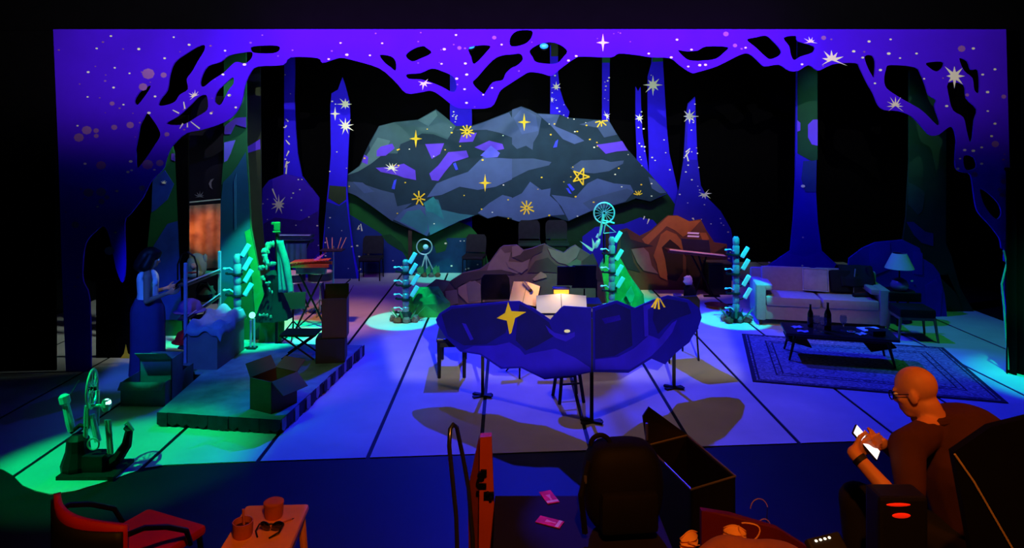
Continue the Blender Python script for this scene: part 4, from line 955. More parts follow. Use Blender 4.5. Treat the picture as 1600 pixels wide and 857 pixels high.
def tripod(t, x, y, h, m=blkm, r=.012, sp=.22, z0=0):
    obj('pole', B().cyl((x,y,z0+.05),(x,y,z0+h),r,n=7), m, t)
    for i in range(3):
        a = i*2*PI/3+.5
        obj('tripod_leg', B().cyl((x,y,z0+.26),(x+math.cos(a)*sp,y+math.sin(a)*sp,z0+.01),r*.8,n=6), m, t)
q = W(521, 0, 11.2); q.z = 0; k = q.y/F
t = thing('cymbal_stand', 'tall chrome stand with a flat tray and sticks right of the xylophone', 'stand', q)
tripod(t, 0, 0, CZ-(385-CY)*k, steel)
obj('tray', B().rbox((-.02,0,CZ-(391-CY)*k),(.36,.26,.02),.008), blk, t)
for a in (-.08,-.02,.07,.12): obj('stick', B().cyl((a,0,CZ-(389-CY)*k),(a*1.6,.05,CZ-(372-CY)*k),.007,n=5), M('stick_wood',(200,170,120),.6), t)
q = W(500, 0, 11.9); q.z = 0; k = q.y/F
t = thing('drum', 'snare drum on a low stand behind the xylophone', 'drum', q, group='drums')
zd = CZ-(425-CY)*k
obj('shell', B().lathe([(.2,zd-.14),(.2,zd)], n=22), M('drum_shell',(30,34,60),.4), t, smooth=True)
obj('head', B().lathe([(.195,zd),(.195,zd+.006)], n=22), M('drum_head',(190,190,200),.6), t)
obj('rim', B().ring((0,0,zd), .205, .01, 'Z', 22, 6), steel, t); obj('rim', B().ring((0,0,zd-.14), .205, .01, 'Z', 22, 6), steel, t)
tripod(t, 0, 0, zd-.14, steel)
d2 = place(t, 'second drum set closer to the green dress stand', (W(476,0,11.7).x-.22, 11.8, 0))
q = W(460, 0, 12.4); q.z = 0; k = q.y/F
t = thing('keyboard', 'two tier keyboard glinting cyan behind the dressed costume stand', 'keyboard', q)
for i, y in enumerate((377, 368)):
    z = CZ-(y-CY)*k
    ks = obj('keybed', B().rbox((.04*i,.02-.12*i,z),(.62,.24,.05),.01), M('blue_black_case',(40,60,80),.4), t)
    obj('keys', B().box((.04*i,-.07-.12*i,z+.03),(.58,.09,.012)), M('key_white',(190,210,220),.4), ks)
for s_ in (-1, 1): obj('leg', B().cyl((-.25*s_,0,0),(.25*s_,0,CZ-(380-CY)*k),.016,n=6), blkm, t)
obj('cloth_front', B().sheet(lambda u, v: Vector((-.1+u*.36, -.16+.012*math.sin(u*22), CZ-(379-CY)*k-v*.38)), 20, 4), M('teal_cloth',(60,110,130),.9), t, solid=.005)
def music_stand(label, loc, h, rz=0, tilt=.35, sheets=None, w=.5, hh=.33, group='music stands', lip=True):
    t = thing('music_stand', label, 'music stand', loc, rz, group)
    tripod(t, 0, 0, h)
    R = Euler((tilt, 0, 0))
    d = obj('desk', B().rbox((0,-.02,h+hh/2), (w,.012,hh), .004, rot=R), blk, t)
    if lip: obj('lip', B().box(Vector((0,-.02,h+hh/2))+R.to_matrix() @ Vector((0,-.03,-hh/2)), (w,.06,.012), rot=R), blk, d)
    if sheets:
        for s_ in (-1, 1):
            obj('sheet', B().prism([Vector((0,-.02,h+hh/2))+R.to_matrix() @ Vector(p) for p in [(s_*.004,-.014,-hh/2+.02),(s_*w*.5,-.018,-hh/2+.02),(s_*w*.5,-.018,hh*.5),(s_*.004,-.012,hh*.5+.03)]], (0,-.002,0)), sheets, d)
    return t
music_stand('black music stand between the costume stand and the xylophone', (W(458,0,10.5).x, 10.5, 0), .45, .2, -.3, None, .36, .24)
# ------------------------------------------------------------------ chairs
fab = M('black_chair_fabric', (34, 32, 38), .85, var=.15, scale=12)
def orch_chair(label, loc, rz=0, m=None):
    t = thing('stacking_chair', label, 'chair', loc, rz, 'orchestra chairs')
    m = m or fab
    obj('seat', B().rbox((0,0,.45),(.46,.44,.06),.02), m, t, smooth=True)
    bk = B(); R = Euler((-.16,0,0))
    pr = [(-.21,-.19),(.21,-.19),(.225,0),(.215,.13),(.17,.19),(-.17,.19),(-.215,.13),(-.225,0)]
    bk.prism([Vector((0,.23,.70))+R.to_matrix() @ Vector((x,-.02,z)) for x, z in pr], R.to_matrix() @ Vector((0,.04,0)))
    obj('backrest', bk, m, t)
    for s_ in (-1, 1):
        obj('leg', B().tube([(.215*s_,-.2,.0),(.21*s_,-.19,.43)], .012, 7), blkm, t)
        obj('leg', B().tube([(.215*s_,.24,.0),(.21*s_,.19,.43)], .012, 7), blkm, t)
        obj('back_frame', B().tube([(.21*s_,.17,.42),(.215*s_,.24,.68)], .011, 7), blkm, t)
    obj('stretcher', B().tube([(-.21,-.19,.41),(.21,-.19,.41)], .01, 6).tube([(-.21,.2,.41),(.21,.2,.41)], .01, 6), blkm, t)
    return t
ch = orch_chair('dark chair against the blue hill left of the ring sculpture', fl(580, 437))
place(ch, 'dark chair with a violet lit seat in front of the green hill', (W(741,0,15.1).x, 15.1, 0), -.15)
place(ch, 'brown lit chair in front of the rock flat facing the audience', (W(776,0,10.6).x, 10.6, 0), .1)
place(ch, 'chair whose dark blue back shows above the right end of the blue cloud flat', (2.30, 9.6, 0), PI+.25)
t = thing('riser', 'black riser hidden behind the rocks carrying two chairs', 'riser', (.72, 14.3, 0))
obj('deck', B().box((0,0,.37),(1.5,1.3,.06)), blk, t)
for sx in (-1,1):
    for sy in (-1,1): obj('leg', B().box((.68*sx,.58*sy,.17),(.06,.06,.34)), blk, t)
place(ch, 'left of the two dark chairs behind the top of the rock flat', (.46, 14.3, .4), 0)
place(ch, 'right of the two dark chairs behind the top of the rock flat', (1.02, 14.3, .4), 0)
# ------------------------------------------------------------------ band pit behind the cloud flat
paper = M('white_paper', (235, 230, 235), .8, var=.03)
ms = music_stand('music stand with open white score under a lit orange clip lamp', (W(877,0,9.3).x, 9.3, 0), .66, PI*0, -.5, paper, .66, .25)
tl = W(877, 452, 9.42)
t = thing('clip_lamp', 'blue topped clip lamp shining orange onto the open score', 'lamp', (tl.x, 9.45, W(0,462,9.45).z))
obj('shade', B().box((0,-.02,.10),(.23,.1,.02)).box((0,.02,.085),(.23,.02,.06)), M('blue_lamp_top',(60,60,120),.5), t)
obj('bulb_strip', B().rbox((0,-.03,.06),(.2,.03,.06),.01), M('amber_glow',(255,170,60),.5,emit=2.6,ecol=(255,150,40)), t)
obj('clip', B().box((0,.04,.03),(.04,.02,.1)), blk, t)
lamp('score_lamp', 'SPOT', (tl.x, 9.3, tl.z+.10), (tl.x, 9.24, .7), 4.5, (1,.6,.3), .06, 130, .6)
t2 = music_stand('angled music stand with pages glowing amber left of the open score', (W(822,0,10.0).x, 10.0, 0), .62, -.75, -.35, paper, .5, .3)
t = thing('clip_lamp', 'slim blue clip lamp leaning over the amber pages', 'lamp', (W(822,0,9.9).x, 9.9, W(0,452,9.9).z))
obj('tube', B().cyl((-.04,0,.1),(.05,-.03,.0),.022,n=9), M('blue_lamp_top',(60,60,120),.5), t)
obj('cap', B().ball((.055,-.03,-.01),.028,9,6), blk, t)
lamp('page_lamp', 'SPOT', (W(818,0,9.75).x, 9.7, W(0,436,9.8).z), (W(826,0,10).x, 10.0, W(0,458,10).z), 7, (1,.42,.1), .03, 100, .5)
music_stand('black music stand with a blue lit top edge behind the clip lamp', (W(885,0,10.4).x, 10.4, 0), .80, PI, -.25, None, .27, .3)
music_stand('wide black music stand beside the green mound', (W(913,0,10.6).x, 10.6, 0), .72, PI, -.2, None, .36, .36)
t = thing('amplifier', 'black amplifier with a slanted top behind the open score', 'amplifier', (W(905,0,10.0).x, 10.0, 0))
obj('cabinet', B().prism([(-.3,-.2,0),(.42,-.2,0),(.42,-.2,.5),(.3,-.2,.68),(-.3,-.2,.68)], (0,.4,0)), blk, t)
obj('grille', B().rbox((0,-.21,.3),(.5,.02,.42),.006), M('grille_cloth',(30,28,32),.95,var=.4,scale=60), t)
for i in range(3): obj('knob', B().cyl((-.15+.15*i,-.2,.6),(-.15+.15*i,-.235,.6),.02,n=9), steel, t)
t = thing('microphone', 'microphone on a short boom in front of the green mound', 'microphone', (W(932,0,10.9).x, 10.9, 0))
tripod(t, 0, 0, .8); obj('boom', B().cyl((0,0,.8),(-.2,-.1,.86),.009,n=6), blkm, t); obj('head', B().ball((-.23,-.11,.87),(.05,.028,.028),9,7), steel, t)
# keyboard and table in front of the cave
q = fl(1112, 465); k = q.y/F
t = thing('electric_piano', 'slim keyboard with a music desk lit pink in front of the cave', 'keyboard', q)
P = lambda x, y, d=0: Vector(((x-1112)*k, d, CZ-(y-CY)*k))
A, E = P(1040,391), P(1133,401)
ang = math.atan2(-(E.z-A.z), E.x-A.x)
kb = obj('keybed', B().rbox((A+E)/2, ((E-A).length,.3,.05), .01, rot=Euler((0,ang,0))), M('red_black_case',(70,34,44),.4), t)
obj('keys', B().box((A+E)/2+Vector((0,-.1,.03)), ((E-A).length*.92,.12,.014), rot=Euler((0,ang,0))), M('key_pink_lit',(230,190,200),.4), kb)  # pink light on the keys put into their colour
obj('music_desk', B().prism([P(1066,374,.1),P(1110,377,.1),P(1112,399,.06),P(1070,396,.06)], (0,.02,0)), M('desk_black',(34,28,52),.5), t)
for y in (366, 371): obj('sheet', B().prism([P(1077,y-2,.1),P(1095,y-1,.1),P(1094,y+1.5,.1),P(1076,y+.5,.1)], (0,.004,0)), paper, t)
obj('leg', B().cyl(P(1080,398), P(1116,465), .017, n=7), blkm, t); obj('leg', B().cyl(P(1092,398,.05), (0,.1,.01), .017, n=7), blkm, t)
obj('leg', B().cyl(P(1104,400), P(1086,462), .017, n=7), blkm, t); obj('foot', B().box(P(1112,464)-Vector((0,0,-.015)), (.3,.06,.03)), blkm, t)
t = thing('amplifier', 'black box amplifier on the floor right of the keyboard stand', 'amplifier', (W(1121,0,13.55).x, 13.55, 0))
obj('cabinet', B().rbox((0,0,.30),(.44,.36,.58),.02), blk, t); obj('top_plate', B().box((0,0,.6),(.46,.38,.02)), M('dark_grey_top',(60,60,70),.5), t)
for sx in (-1,1):
    obj('foot', B().box((.18*sx,0,.01),(.05,.3,.02)), blkm, t)
t = thing('white_bag', 'small white and dark bag hanging low under the keyboard', 'bag', (W(1077,0,13.0).x, 13.0, 0))
obj('body', B().rock((0,0,.16),(.12,.1,.17),31,12,8), M('dark_cloth',(30,30,36),.95), t, smooth=True)
obj('top', B().rock((-.03,-.03,.36),(.1,.08,.1),32,10,7), M('white_cloth',(220,210,225),.9), t, smooth=True)
t = thing('beaker', 'pale pink tumbler standing on the floor below the keyboard', 'tumbler', (W(1058,0,12.6).x, 12.6, 0))
obj('cup', B().lathe([(.06,0),(.075,.2),(.068,.2),(.055,.02)], n=14), M('pink_plastic',(200,150,160),.5), t)
t = thing('copper_pan', 'shallow copper coloured pan on the floor beside the amplifier', 'pan', (W(1108,0,12.4).x+.12, 12.4, 0))
obj('pan', B().lathe([(.12,0),(.2,.06),(.19,.06),(.11,.012)], n=18), M('copper',(190,90,50),.4,.5), t)
obj('handle', B().cyl((.18,0,.055),(.36,-.05,.07),.012,n=6), blkm, t)
# ------------------------------------------------------------------ sitting room corner
cb = M('walnut', (74, 46, 30), .5, var=.2, scale=9)
linen = M('grey_linen', (168, 156, 160), .95, var=.06, scale=14, bump=.08)
ang = math.atan2(-.4, 1.85)
t = thing('sofa', 'pale grey two cushion sofa with slim tapered wooden legs', 'sofa', (5.02, 11.42, 0), ang)
w_, d_ = 1.96, .86
obj('base', B().rbox((0,.02,.215),(w_-.02,d_-.06,.23),.02), linen, t, smooth=True)
for s_ in (-1, 1):
    obj('arm', B().rbox((s_*(w_/2-.075),0,.37),(.15,d_,.56),.035), linen, t, smooth=True)
    obj('arm_pad', B().rbox((s_*(w_/2-.2),-.0,.6),(.13,d_*.86,.09),.03), linen, t, smooth=True)
    obj('seat_cushion', B().rbox((s_*.42,-.08,.395),(.82,.68,.15),.045), linen, t, smooth=True)
    obj('back_cushion', B().rbox((s_*.42,.24,.635),(.80,.17,.42),.05,rot=Euler((-.16,0,0))), linen, t, smooth=True)
    for y in (-1, 1): obj('leg', B().cyl((s_*(w_/2-.09),y*(d_/2-.09),.11),(s_*(w_/2-.07),y*(d_/2-.07),0),.03,.018,n=9), cb, t)
obj('back', B().rbox((0,.36,.46),(w_,.13,.68),.04), linen, t, smooth=True)
def on_sofa(x, y, z):
    c, s = math.cos(ang), math.sin(ang); return Vector((5.02+x*c-y*s, 11.42+x*s+y*c, z))
t = thing('cushion', 'square pale piped cushion leaning at the middle of the sofa back', 'cushion', on_sofa(.0,.06,.475), ang-.12)
obj('pad', B().rbox((0,.05,.19),(.38,.11,.36),.05,rot=Euler((-.3,0,0))), M('pale_cushion',(176,166,172),.95), t, smooth=True)
obj('piping', B().tube([Vector((0,.05,.19))+Euler((-.3,0,0)).to_matrix() @ Vector(p) for p in [(-.19,-.05,-.18),(.19,-.05,-.18),(.19,-.05,.18),(-.19,-.05,.18)]], .008, 6, True), M('pale_piping',(205,200,210),.9), t)
t = thing('cushion', 'dark round cornered cushion on the right half of the sofa', 'cushion', on_sofa(.4,.04,.475), ang+.1)
obj('pad', B().rbox((0,.06,.19),(.36,.12,.36),.06,rot=Euler((-.28,0,0))), M('dark_cushion',(26,26,34),.9), t, smooth=True)
t = thing('jacket', 'dark jacket slung over the right half of the sofa back', 'jacket', on_sofa(.62,.36,.46), ang)
dk = M('dark_jacket',(28,28,40),.9,var=.2)
obj('body', B().sheet(lambda u, v: Vector((-.24+u*.5, .1-.42*min(1,v*1.6)+.02*math.sin(u*12) + (0 if v<.6 else -.1*(v-.6)), .36+.08*math.sin(min(1,v*1.6)*PI)-(.34*(v-.35) if v > .35 else 0))), 18, 16), dk, t, smooth=True, solid=.015)
obj('sleeve', B().tube([(.2,-.22,.44),(.22,-.32,.2),(.12,-.45,.03),(-.1,-.5,.03)], [.05,.05,.045,.04], 9), dk, t, smooth=True)
obj('trim', B().tube([(-.02,-.3,.42),(-.05,-.33,.2),(-.06,-.36,.05)], .009, 6), M('pale_trim',(150,150,170),.8), t)
# coffee table
q = Vector((4.46, 9.5, .0135)); ta = math.atan2(-.34, 1.33)
t = thing('coffee_table', 'long dark wooden coffee table with splayed legs on the rug', 'table', q, ta)
obj('top', B().rbox((0,0,.36),(1.38,.6,.03),.01), M('dark_walnut',(34,26,26),.3,var=.2,scale=8,spec=.6), t)
obj('apron', B().box((0,-.05,.325),(1.1,.4,.04)), cb, t)
for sx in (-1,1):
    for sy in (-1,1): obj('leg', B().cyl((sx*.56,sy*.21,.34),(sx*.64,sy*.26,.008),.024,.014,n=8), M('dark_walnut2',(30,24,24),.4), t)
    obj('magazine_shelf', B().prism([(sx*.66,-.24,.27),(sx*.36,-.24,.2),(sx*.36,.22,.2),(sx*.66,.22,.27)], (0,0,-.014)), M('dark_shelf',(24,22,28),.7), t)
def on_table(x, y, z=.389):
    c, s = math.cos(ta), math.sin(ta); return Vector((q.x+x*c-y*s, q.y+x*s+y*c, z))
gl = M('dark_glass', (14, 16, 18), .08, spec=.8)
cg = M('clear_glass', (200, 210, 225), .05, trans=.95, var=0)
def bottle(label, loc, m, s=1):
    t = thing('wine_bottle', label, 'bottle', loc, 0, 'bottles on the coffee table')
    obj('body', B().lathe([(.036*s,0),(.038*s,.01),(.038*s,.18*s),(.03*s,.21*s),(.014*s,.245*s),(.013*s,.30*s),(.015*s,.302*s),(.015*s,.31*s)], n=18), m, t, smooth=True)
    obj('label_band', B().lathe([(.0385*s,.06*s),(.0385*s,.14*s)], n=18), M('dark_label',(60,58,66),.7), t)
    return t
bottle('broad dark wine bottle standing in the middle of the coffee table', on_table(-.12,-.0), gl, 1.2)
bottle('slender dark wine bottle near the left end of the coffee table', on_table(-.32,.12), M('deep_green_glass',(12,24,18),.08,spec=.8), 1.0)
def glass(label, loc):
    t = thing('wine_glass', label, 'wine glass', loc, 0, 'glasses on the coffee table')
    obj('bowl', B().lathe([(.008,.085),(.03,.1),(.045,.14),(.043,.18),(.036,.205),(.034,.205),(.041,.178),(.043,.14),(.028,.103)], n=18), cg, t, smooth=True)
    obj('stem', B().lathe([(.036,0),(.035,.004),(.006,.01),(.004,.05),(.008,.088)], n=14), cg, t, smooth=True)
    return t
glass('wine glass left of the broad dark bottle', on_table(-.27,-.06))
glass('wine glass just in front of the broad dark bottle', on_table(-.2,-.14))
glass('wine glass right of the broad dark bottle', on_table(.08,.03))
t = thing('tray', 'white tray with a dark oval centre at the right of the coffee table', 'tray', on_table(.44,.16), .1)
obj('rim', B().rbox((0,0,.008),(.28,.2,.014),.006), paper, t); obj('centre', B().lathe([(.07,0),(.07,.018)], n=18), dk, t)
t = thing('dark_box', 'small black box on the right front of the coffee table', 'box', on_table(.46,-.1), .05)
obj('base', B().rbox((0,0,.03),(.17,.13,.05),.008), blk, t); obj('lid', B().rbox((0,0,.062),(.175,.135,.014),.005), blk, t)
t = thing('ashtray', 'small dish with a pink item in the middle of the table', 'dish', on_table(.16,-.06))
obj('dish', B().lathe([(.04,0),(.055,.018),(.05,.02),(.035,.008)], n=14), M('white_dish',(190,190,210),.4), t); obj('sweet', B().rock((0,0,.022),(.028,.02,.014),3,8,5), M('pink_item',(255,120,130),.6), t)
for x, y, r, lb in [(-.5,.05,.2,'loose sheet at the left back of the coffee table'),(-.46,-.16,-.3,'loose sheet at the left front corner of the coffee table'),(.27,-.1,.4,'crumpled napkin in front of the white tray')]:
    t = tag(obj('paper_sheet', B().sheet(lambda u, v: on_table(x,y)+Vector(((u-.5)*.14*math.cos(r)-(v-.5)*.09*math.sin(r), (u-.5)*.14*math.sin(r)+(v-.5)*.09*math.cos(r), .004+.008*math.sin(u*5+v*3)**2)), 8, 6), M('pale_sheet',(200,200,225),.8), solid=.002), lb, 'paper')
# rug
m = bpy.data.materials.new('persian_rug'); m.use_nodes = True; n = m.node_tree.nodes; l = m.node_tree.links; pb = n['Principled BSDF']; pb.inputs['Roughness'].default_value = .95; pb.inputs['Specular IOR Level'].default_value = .05
tc = n.new('ShaderNodeTexCoord'); sx = n.new('ShaderNodeSeparateXYZ'); l.new(tc.outputs['Object'], sx.inputs[0])
def mth(op, a, b_=None):
    q_ = n.new('ShaderNodeMath'); q_.operation = op
    for i, v in enumerate((a, b_)):
        if v is None: continue
        if isinstance(v, (int, float)): q_.inputs[i].default_value = v
        else: l.new(v, q_.inputs[i])
    return q_.outputs[0]
RWX, RWY = 1.36, 1.08
ed = mth('MINIMUM', mth('SUBTRACT', RWX, mth('ABSOLUTE', sx.outputs[0])), mth('SUBTRACT', RWY, mth('ABSOLUTE', sx.outputs[1])))
rp = n.new('ShaderNodeValToRGB'); rp.color_ramp.interpolation = 'CONSTANT'; l.new(mth('MULTIPLY', ed, 1.0), rp.inputs[0])
dkc, ltc, mdc = (.05,.04,.06,1), (.42,.38,.38,1), (.16,.13,.16,1)
els = [(0,dkc),(.05,ltc),(.07,dkc),(.09,ltc),(.30,dkc),(.32,ltc),(.38,dkc),(.40,mdc)]
rp.color_ramp.elements[0].color = els[0][1]; rp.color_ramp.elements[1].position = els[1][0]; rp.color_ramp.elements[1].color = els[1][1]
for p_, c_ in els[2:]:
    e = rp.color_ramp.elements.new(p_); e.color = c_
vo = n.new('ShaderNodeTexVoronoi'); vo.inputs['Scale'].default_value = 4.2; vo.inputs['Randomness'].default_value = .35; l.new(tc.outputs['Object'], vo.inputs['Vector'])
rv = mth('GREATER_THAN', mth('ABSOLUTE', mth('SINE', mth('MULTIPLY', vo.outputs['Distance'], 13.0))), .55)
no = n.new('ShaderNodeTexNoise'); no.inputs['Scale'].default_value = 4.5; no.inputs['Detail'].default_value = 1; no.inputs['Distortion'].default_value = 1.2; l.new(tc.outputs['Object'], no.inputs['Vector'])
rn = mth('GREATER_THAN', mth('ABSOLUTE', mth('SINE', mth('MULTIPLY', no.outputs['Fac'], 22))), .6)
mo_ = mth('MULTIPLY', mth('ADD', rv, rn), .5)
mx = n.new('ShaderNodeMix'); mx.data_type = 'RGBA'; mx.blend_type = 'MIX'; l.new(mth('MULTIPLY', mo_, .8), mx.inputs[0]); l.new(rp.outputs[0], mx.inputs[6])
inv = n.new('ShaderNodeValToRGB'); inv.color_ramp.interpolation = 'CONSTANT'; l.new(ed, inv.inputs[0])
inv.color_ramp.elements[0].color = dkc; inv.color_ramp.elements[1].position = .09; inv.color_ramp.elements[1].color = (.16,.13,.17,1)
e = inv.color_ramp.elements.new(.30); e.color = dkc; e = inv.color_ramp.elements.new(.40); e.color = (.40,.36,.37,1)
l.new(inv.outputs[0], mx.inputs[7]); l.new(mx.outputs[2], pb.inputs['Base Color'])
rug = obj('rug', B().rbox((0,0,.006),(2*RWX,2*RWY,.012),.004), m)
rug.location = (4.6, 9.3, .008); rug.rotation_euler = (0,0,math.atan2(-.26,.965)); tag(rug, 'patterned rug with a dark border under the coffee table', 'rug')
# side table and lamp
t = thing('side_table', 'dark side table holding the lamp beside the right sofa arm', 'table', (6.3, 11.35, 0))
obj('top', B().lathe([(.24,.5),(.25,.51),(.25,.53),(.24,.54)], n=22), cb, t)
for i in range(3): obj('leg', B().cyl((.14*math.cos(i*2.1),.14*math.sin(i*2.1),.5),(.22*math.cos(i*2.1),.22*math.sin(i*2.1),0),.02,.014,n=8), cb, t)
t = thing('table_lamp', 'table lamp with a pale cone shade and round base', 'lamp', (6.3, 11.3, .54))
obj('shade', B().lathe([(.215,.36),(.105,.6),(.10,.6),(.21,.36)], n=26), M('pale_shade',(210,205,225),.9,var=.03), t, smooth=True)
obj('base', B().lathe([(.08,0),(.13,.05),(.135,.1),(.1,.17),(.05,.2),(.02,.21)], n=20), M('pale_ceramic',(170,165,190),.3), t, smooth=True)
obj('stem', B().cyl((0,0,.2),(0,0,.46),.012), blkm, t)
t = thing('low_chair', 'low wooden chair with a black seat cushion right of the sofa', 'chair', (6.04, 10.5, 0), -.15)
lw = M('pale_wood',(120,110,80),.6)
for sx in (-1,1):
    for sy in (-1,1): obj('leg', B().cyl((sx*.23,sy*.2,.36),(sx*.27,sy*.23,0),.024,.016,n=8), lw, t)
    obj('side_rail', B().box((sx*.23,0,.34),(.03,.42,.04)), lw, t)
obj('seat_rail', B().box((0,-.2,.34),(.48,.03,.04)).box((0,.2,.34),(.48,.03,.04)), lw, t)
obj('cushion', B().rbox((0,0,.42),(.5,.46,.13),.04), M('black_cushion',(18,18,24),.9), t, smooth=True)
obj('backrest', B().rbox((.0,.25,.56),(.46,.04,.14),.015), blk, t)
# ------------------------------------------------------------------ right portal foot: black drape wing
t = thing('wing_drape', 'black velvet wing drape with a green lit edge at the right edge of the stage', 'drape', (6.78, 8.9, 0))
vel = M('black_velvet', (12,14,14), .95, spec=.05)
obj('folds', B().sheet(lambda u, v: Vector((W(1574+u*60,0,8.9).x, 8.9+.05*math.sin(u*30), v*2.6)), 40, 3), vel, t, w=True, smooth=True, solid=.01)
obj('batten', B().tube([(6.3,8.9,2.6),(7.6,8.9,2.6)], .02), blkm, t, w=True)
obj('edge', B().tube([W(1568,392,8.93),W(1573,412,8.93),W(1565,445,8.93),W(1569,485,8.93),W(1572,530,8.93),W(1576,578,8.93)], .012, 6), M('pale_edge',(150,190,170),.8), t, w=True)
# ------------------------------------------------------------------ blue cloud flat in front
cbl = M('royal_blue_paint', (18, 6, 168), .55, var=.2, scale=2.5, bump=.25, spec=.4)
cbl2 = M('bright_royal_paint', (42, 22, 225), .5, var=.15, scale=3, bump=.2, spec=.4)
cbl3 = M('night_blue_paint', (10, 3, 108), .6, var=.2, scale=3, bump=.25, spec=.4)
def Dc(px):
    xs = [(683,8.45),(925,7.35),(1097,8.75)]
    a, b_ = (xs[0], xs[1]) if px <= 925 else (xs[1], xs[2])
    f = (px-a[0])/(b_[0]-a[0]); return 1/((1/a[1])*(1-f)+(1/b_[1])*f)
t = thing('cloud_flat', 'folding dark blue rock shaped flat on three black stands with a gold star', 'stage flat', (W(925,0,7.35).x, 7.35, 0))
def cpoly(px, mat, name, off=0, th=.018):
    obj(name, B().prism([W(x,y,Dc(x))-Vector((0,off,0)) for x, y in px], (0,th,0)), mat, t, w=True)
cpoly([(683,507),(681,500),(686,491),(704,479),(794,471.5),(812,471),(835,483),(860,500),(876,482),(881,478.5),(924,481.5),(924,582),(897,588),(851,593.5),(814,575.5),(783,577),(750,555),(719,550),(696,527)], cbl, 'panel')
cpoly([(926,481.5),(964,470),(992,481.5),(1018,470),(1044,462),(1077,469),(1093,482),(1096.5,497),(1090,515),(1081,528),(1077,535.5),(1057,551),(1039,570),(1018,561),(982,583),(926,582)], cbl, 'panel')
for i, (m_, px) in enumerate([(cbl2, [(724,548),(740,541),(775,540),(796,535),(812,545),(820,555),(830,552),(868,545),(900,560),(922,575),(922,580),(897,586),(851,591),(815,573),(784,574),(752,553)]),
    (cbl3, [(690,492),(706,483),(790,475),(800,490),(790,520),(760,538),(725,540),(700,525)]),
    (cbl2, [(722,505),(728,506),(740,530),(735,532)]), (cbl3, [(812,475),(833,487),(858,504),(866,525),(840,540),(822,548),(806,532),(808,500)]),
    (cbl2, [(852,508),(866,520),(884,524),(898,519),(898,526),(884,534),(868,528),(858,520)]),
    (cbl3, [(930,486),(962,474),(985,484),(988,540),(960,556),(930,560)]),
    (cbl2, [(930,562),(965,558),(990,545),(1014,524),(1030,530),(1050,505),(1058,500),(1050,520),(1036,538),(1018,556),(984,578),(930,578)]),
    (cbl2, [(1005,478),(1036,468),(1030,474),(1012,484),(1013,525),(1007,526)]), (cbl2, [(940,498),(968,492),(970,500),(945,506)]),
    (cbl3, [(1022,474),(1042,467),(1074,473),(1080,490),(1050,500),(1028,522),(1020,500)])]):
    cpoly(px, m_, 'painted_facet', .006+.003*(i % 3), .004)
for kind, x, y, R in [('four', 795, 497, 26)]:
    p = [(794,471.5),(799,486),(822,487.5),(805,497),(799,520),(796,522),(792,501),(776,497),(789,489)]
    obj('star', B().prism([W(a,b_,Dc(a))-Vector((0,.016,0)) for a, b_ in p], (0,.004,0)), gold, t, w=True, label='large gold four pointed star')  # projected star built as a gold shape on the flat
obj('star', B().prism([W(886+5*math.cos(i*PI/4),517+2.6*math.sin(i*PI/4),Dc(886))-Vector((0,.02,0)) for i in range(8)], (0,.004,0)), cream, t, w=True)
b = B()
for (x0,y0,x1,y1) in [(1026,466,1018,480),(1028,466,1029,483),(1030,466,1038,480),(1027,465,1022,482)]:
    b.prism([W(x0-1,y0,Dc(x0))-Vector((0,.02,0)), W(x0+1,y0,Dc(x0))-Vector((0,.02,0)), W(x1+1.5,y1,Dc(x1))-Vector((0,.02,0)), W(x1-1.5,y1,Dc(x1))-Vector((0,.02,0))], (0,.004,0))
obj('star', b, gold, t, w=True)
for (x, ytop, yb) in [(754, 548, 630), (925, 500, 671), (1054, 548, 612)]:
    f_ = fl(x, yb); d = Dc(x)
    f_ = Vector((W(x,0,d).x, d+.03, 0))
    zt_ = W(x, ytop, d).z
    obj('post', B().box((f_.x, f_.y, zt_/2+.01), (.036,.03,zt_)), blk, t, w=True)
    obj('base_plate', B().box((f_.x, f_.y, .017), (.24,.05,.018), rz=.45).box((f_.x, f_.y, .028), (.24,.05,.018), rz=-.45), blk, t, w=True)
# bench and stools near the flat
t = thing('piano_bench', 'black wooden piano bench half hidden by the left end of the blue flat', 'bench', (-.70, 9.12, 0), .04)
obj('seat', B().rbox((0,0,.485),(.38,.84,.05),.015), M('bench_black',(18,18,22),.3,spec=.5), t)
obj('apron', B().box((0,-.37,.43),(.33,.03,.07)).box((0,.37,.43),(.33,.03,.07)).box((-.15,0,.43),(.03,.7,.07)).box((.15,0,.43),(.03,.7,.07)), blk, t)
for sx in (-1,1):
    for sy in (-1,1): obj('leg', B().tube([(sx*.155,sy*.37,.46),(sx*.155,sy*.37,.0)], [.028,.02], 4), blk, t)
t = thing('bar_stool', 'black wooden stool with rungs under the middle of the blue flat', 'stool', (.70, 8.05, 0), .2)
obj('seat', B().lathe([(.15,.6),(.165,.61),(.165,.635),(.15,.645)], n=20), blk, t)
for i in range(4):
    a = PI/4+i*PI/2; obj('leg', B().cyl((.1*math.cos(a),.1*math.sin(a),.6),(.2*math.cos(a),.2*math.sin(a),.008),.02,n=8), blk, t)
    a2 = a+PI/2; obj('rung', B().cyl((.165*math.cos(a),.165*math.sin(a),.22+.06*(i%2)),(.165*math.cos(a2),.165*math.sin(a2),.22+.06*(i%2)),.011,n=6), blk, t)
t = thing('foot_pedal_stand', 'small black tripod behind the lower edge of the blue flat', 'stand', (W(812,0,8.9).x, 8.9, 0))
tripod(t, 0, 0, .45, blkm, .012, .2); obj('plate', B().rbox((-.08,-.03,.3),(.26,.1,.02),.006,rot=Euler((0,.3,0))), blk, t)
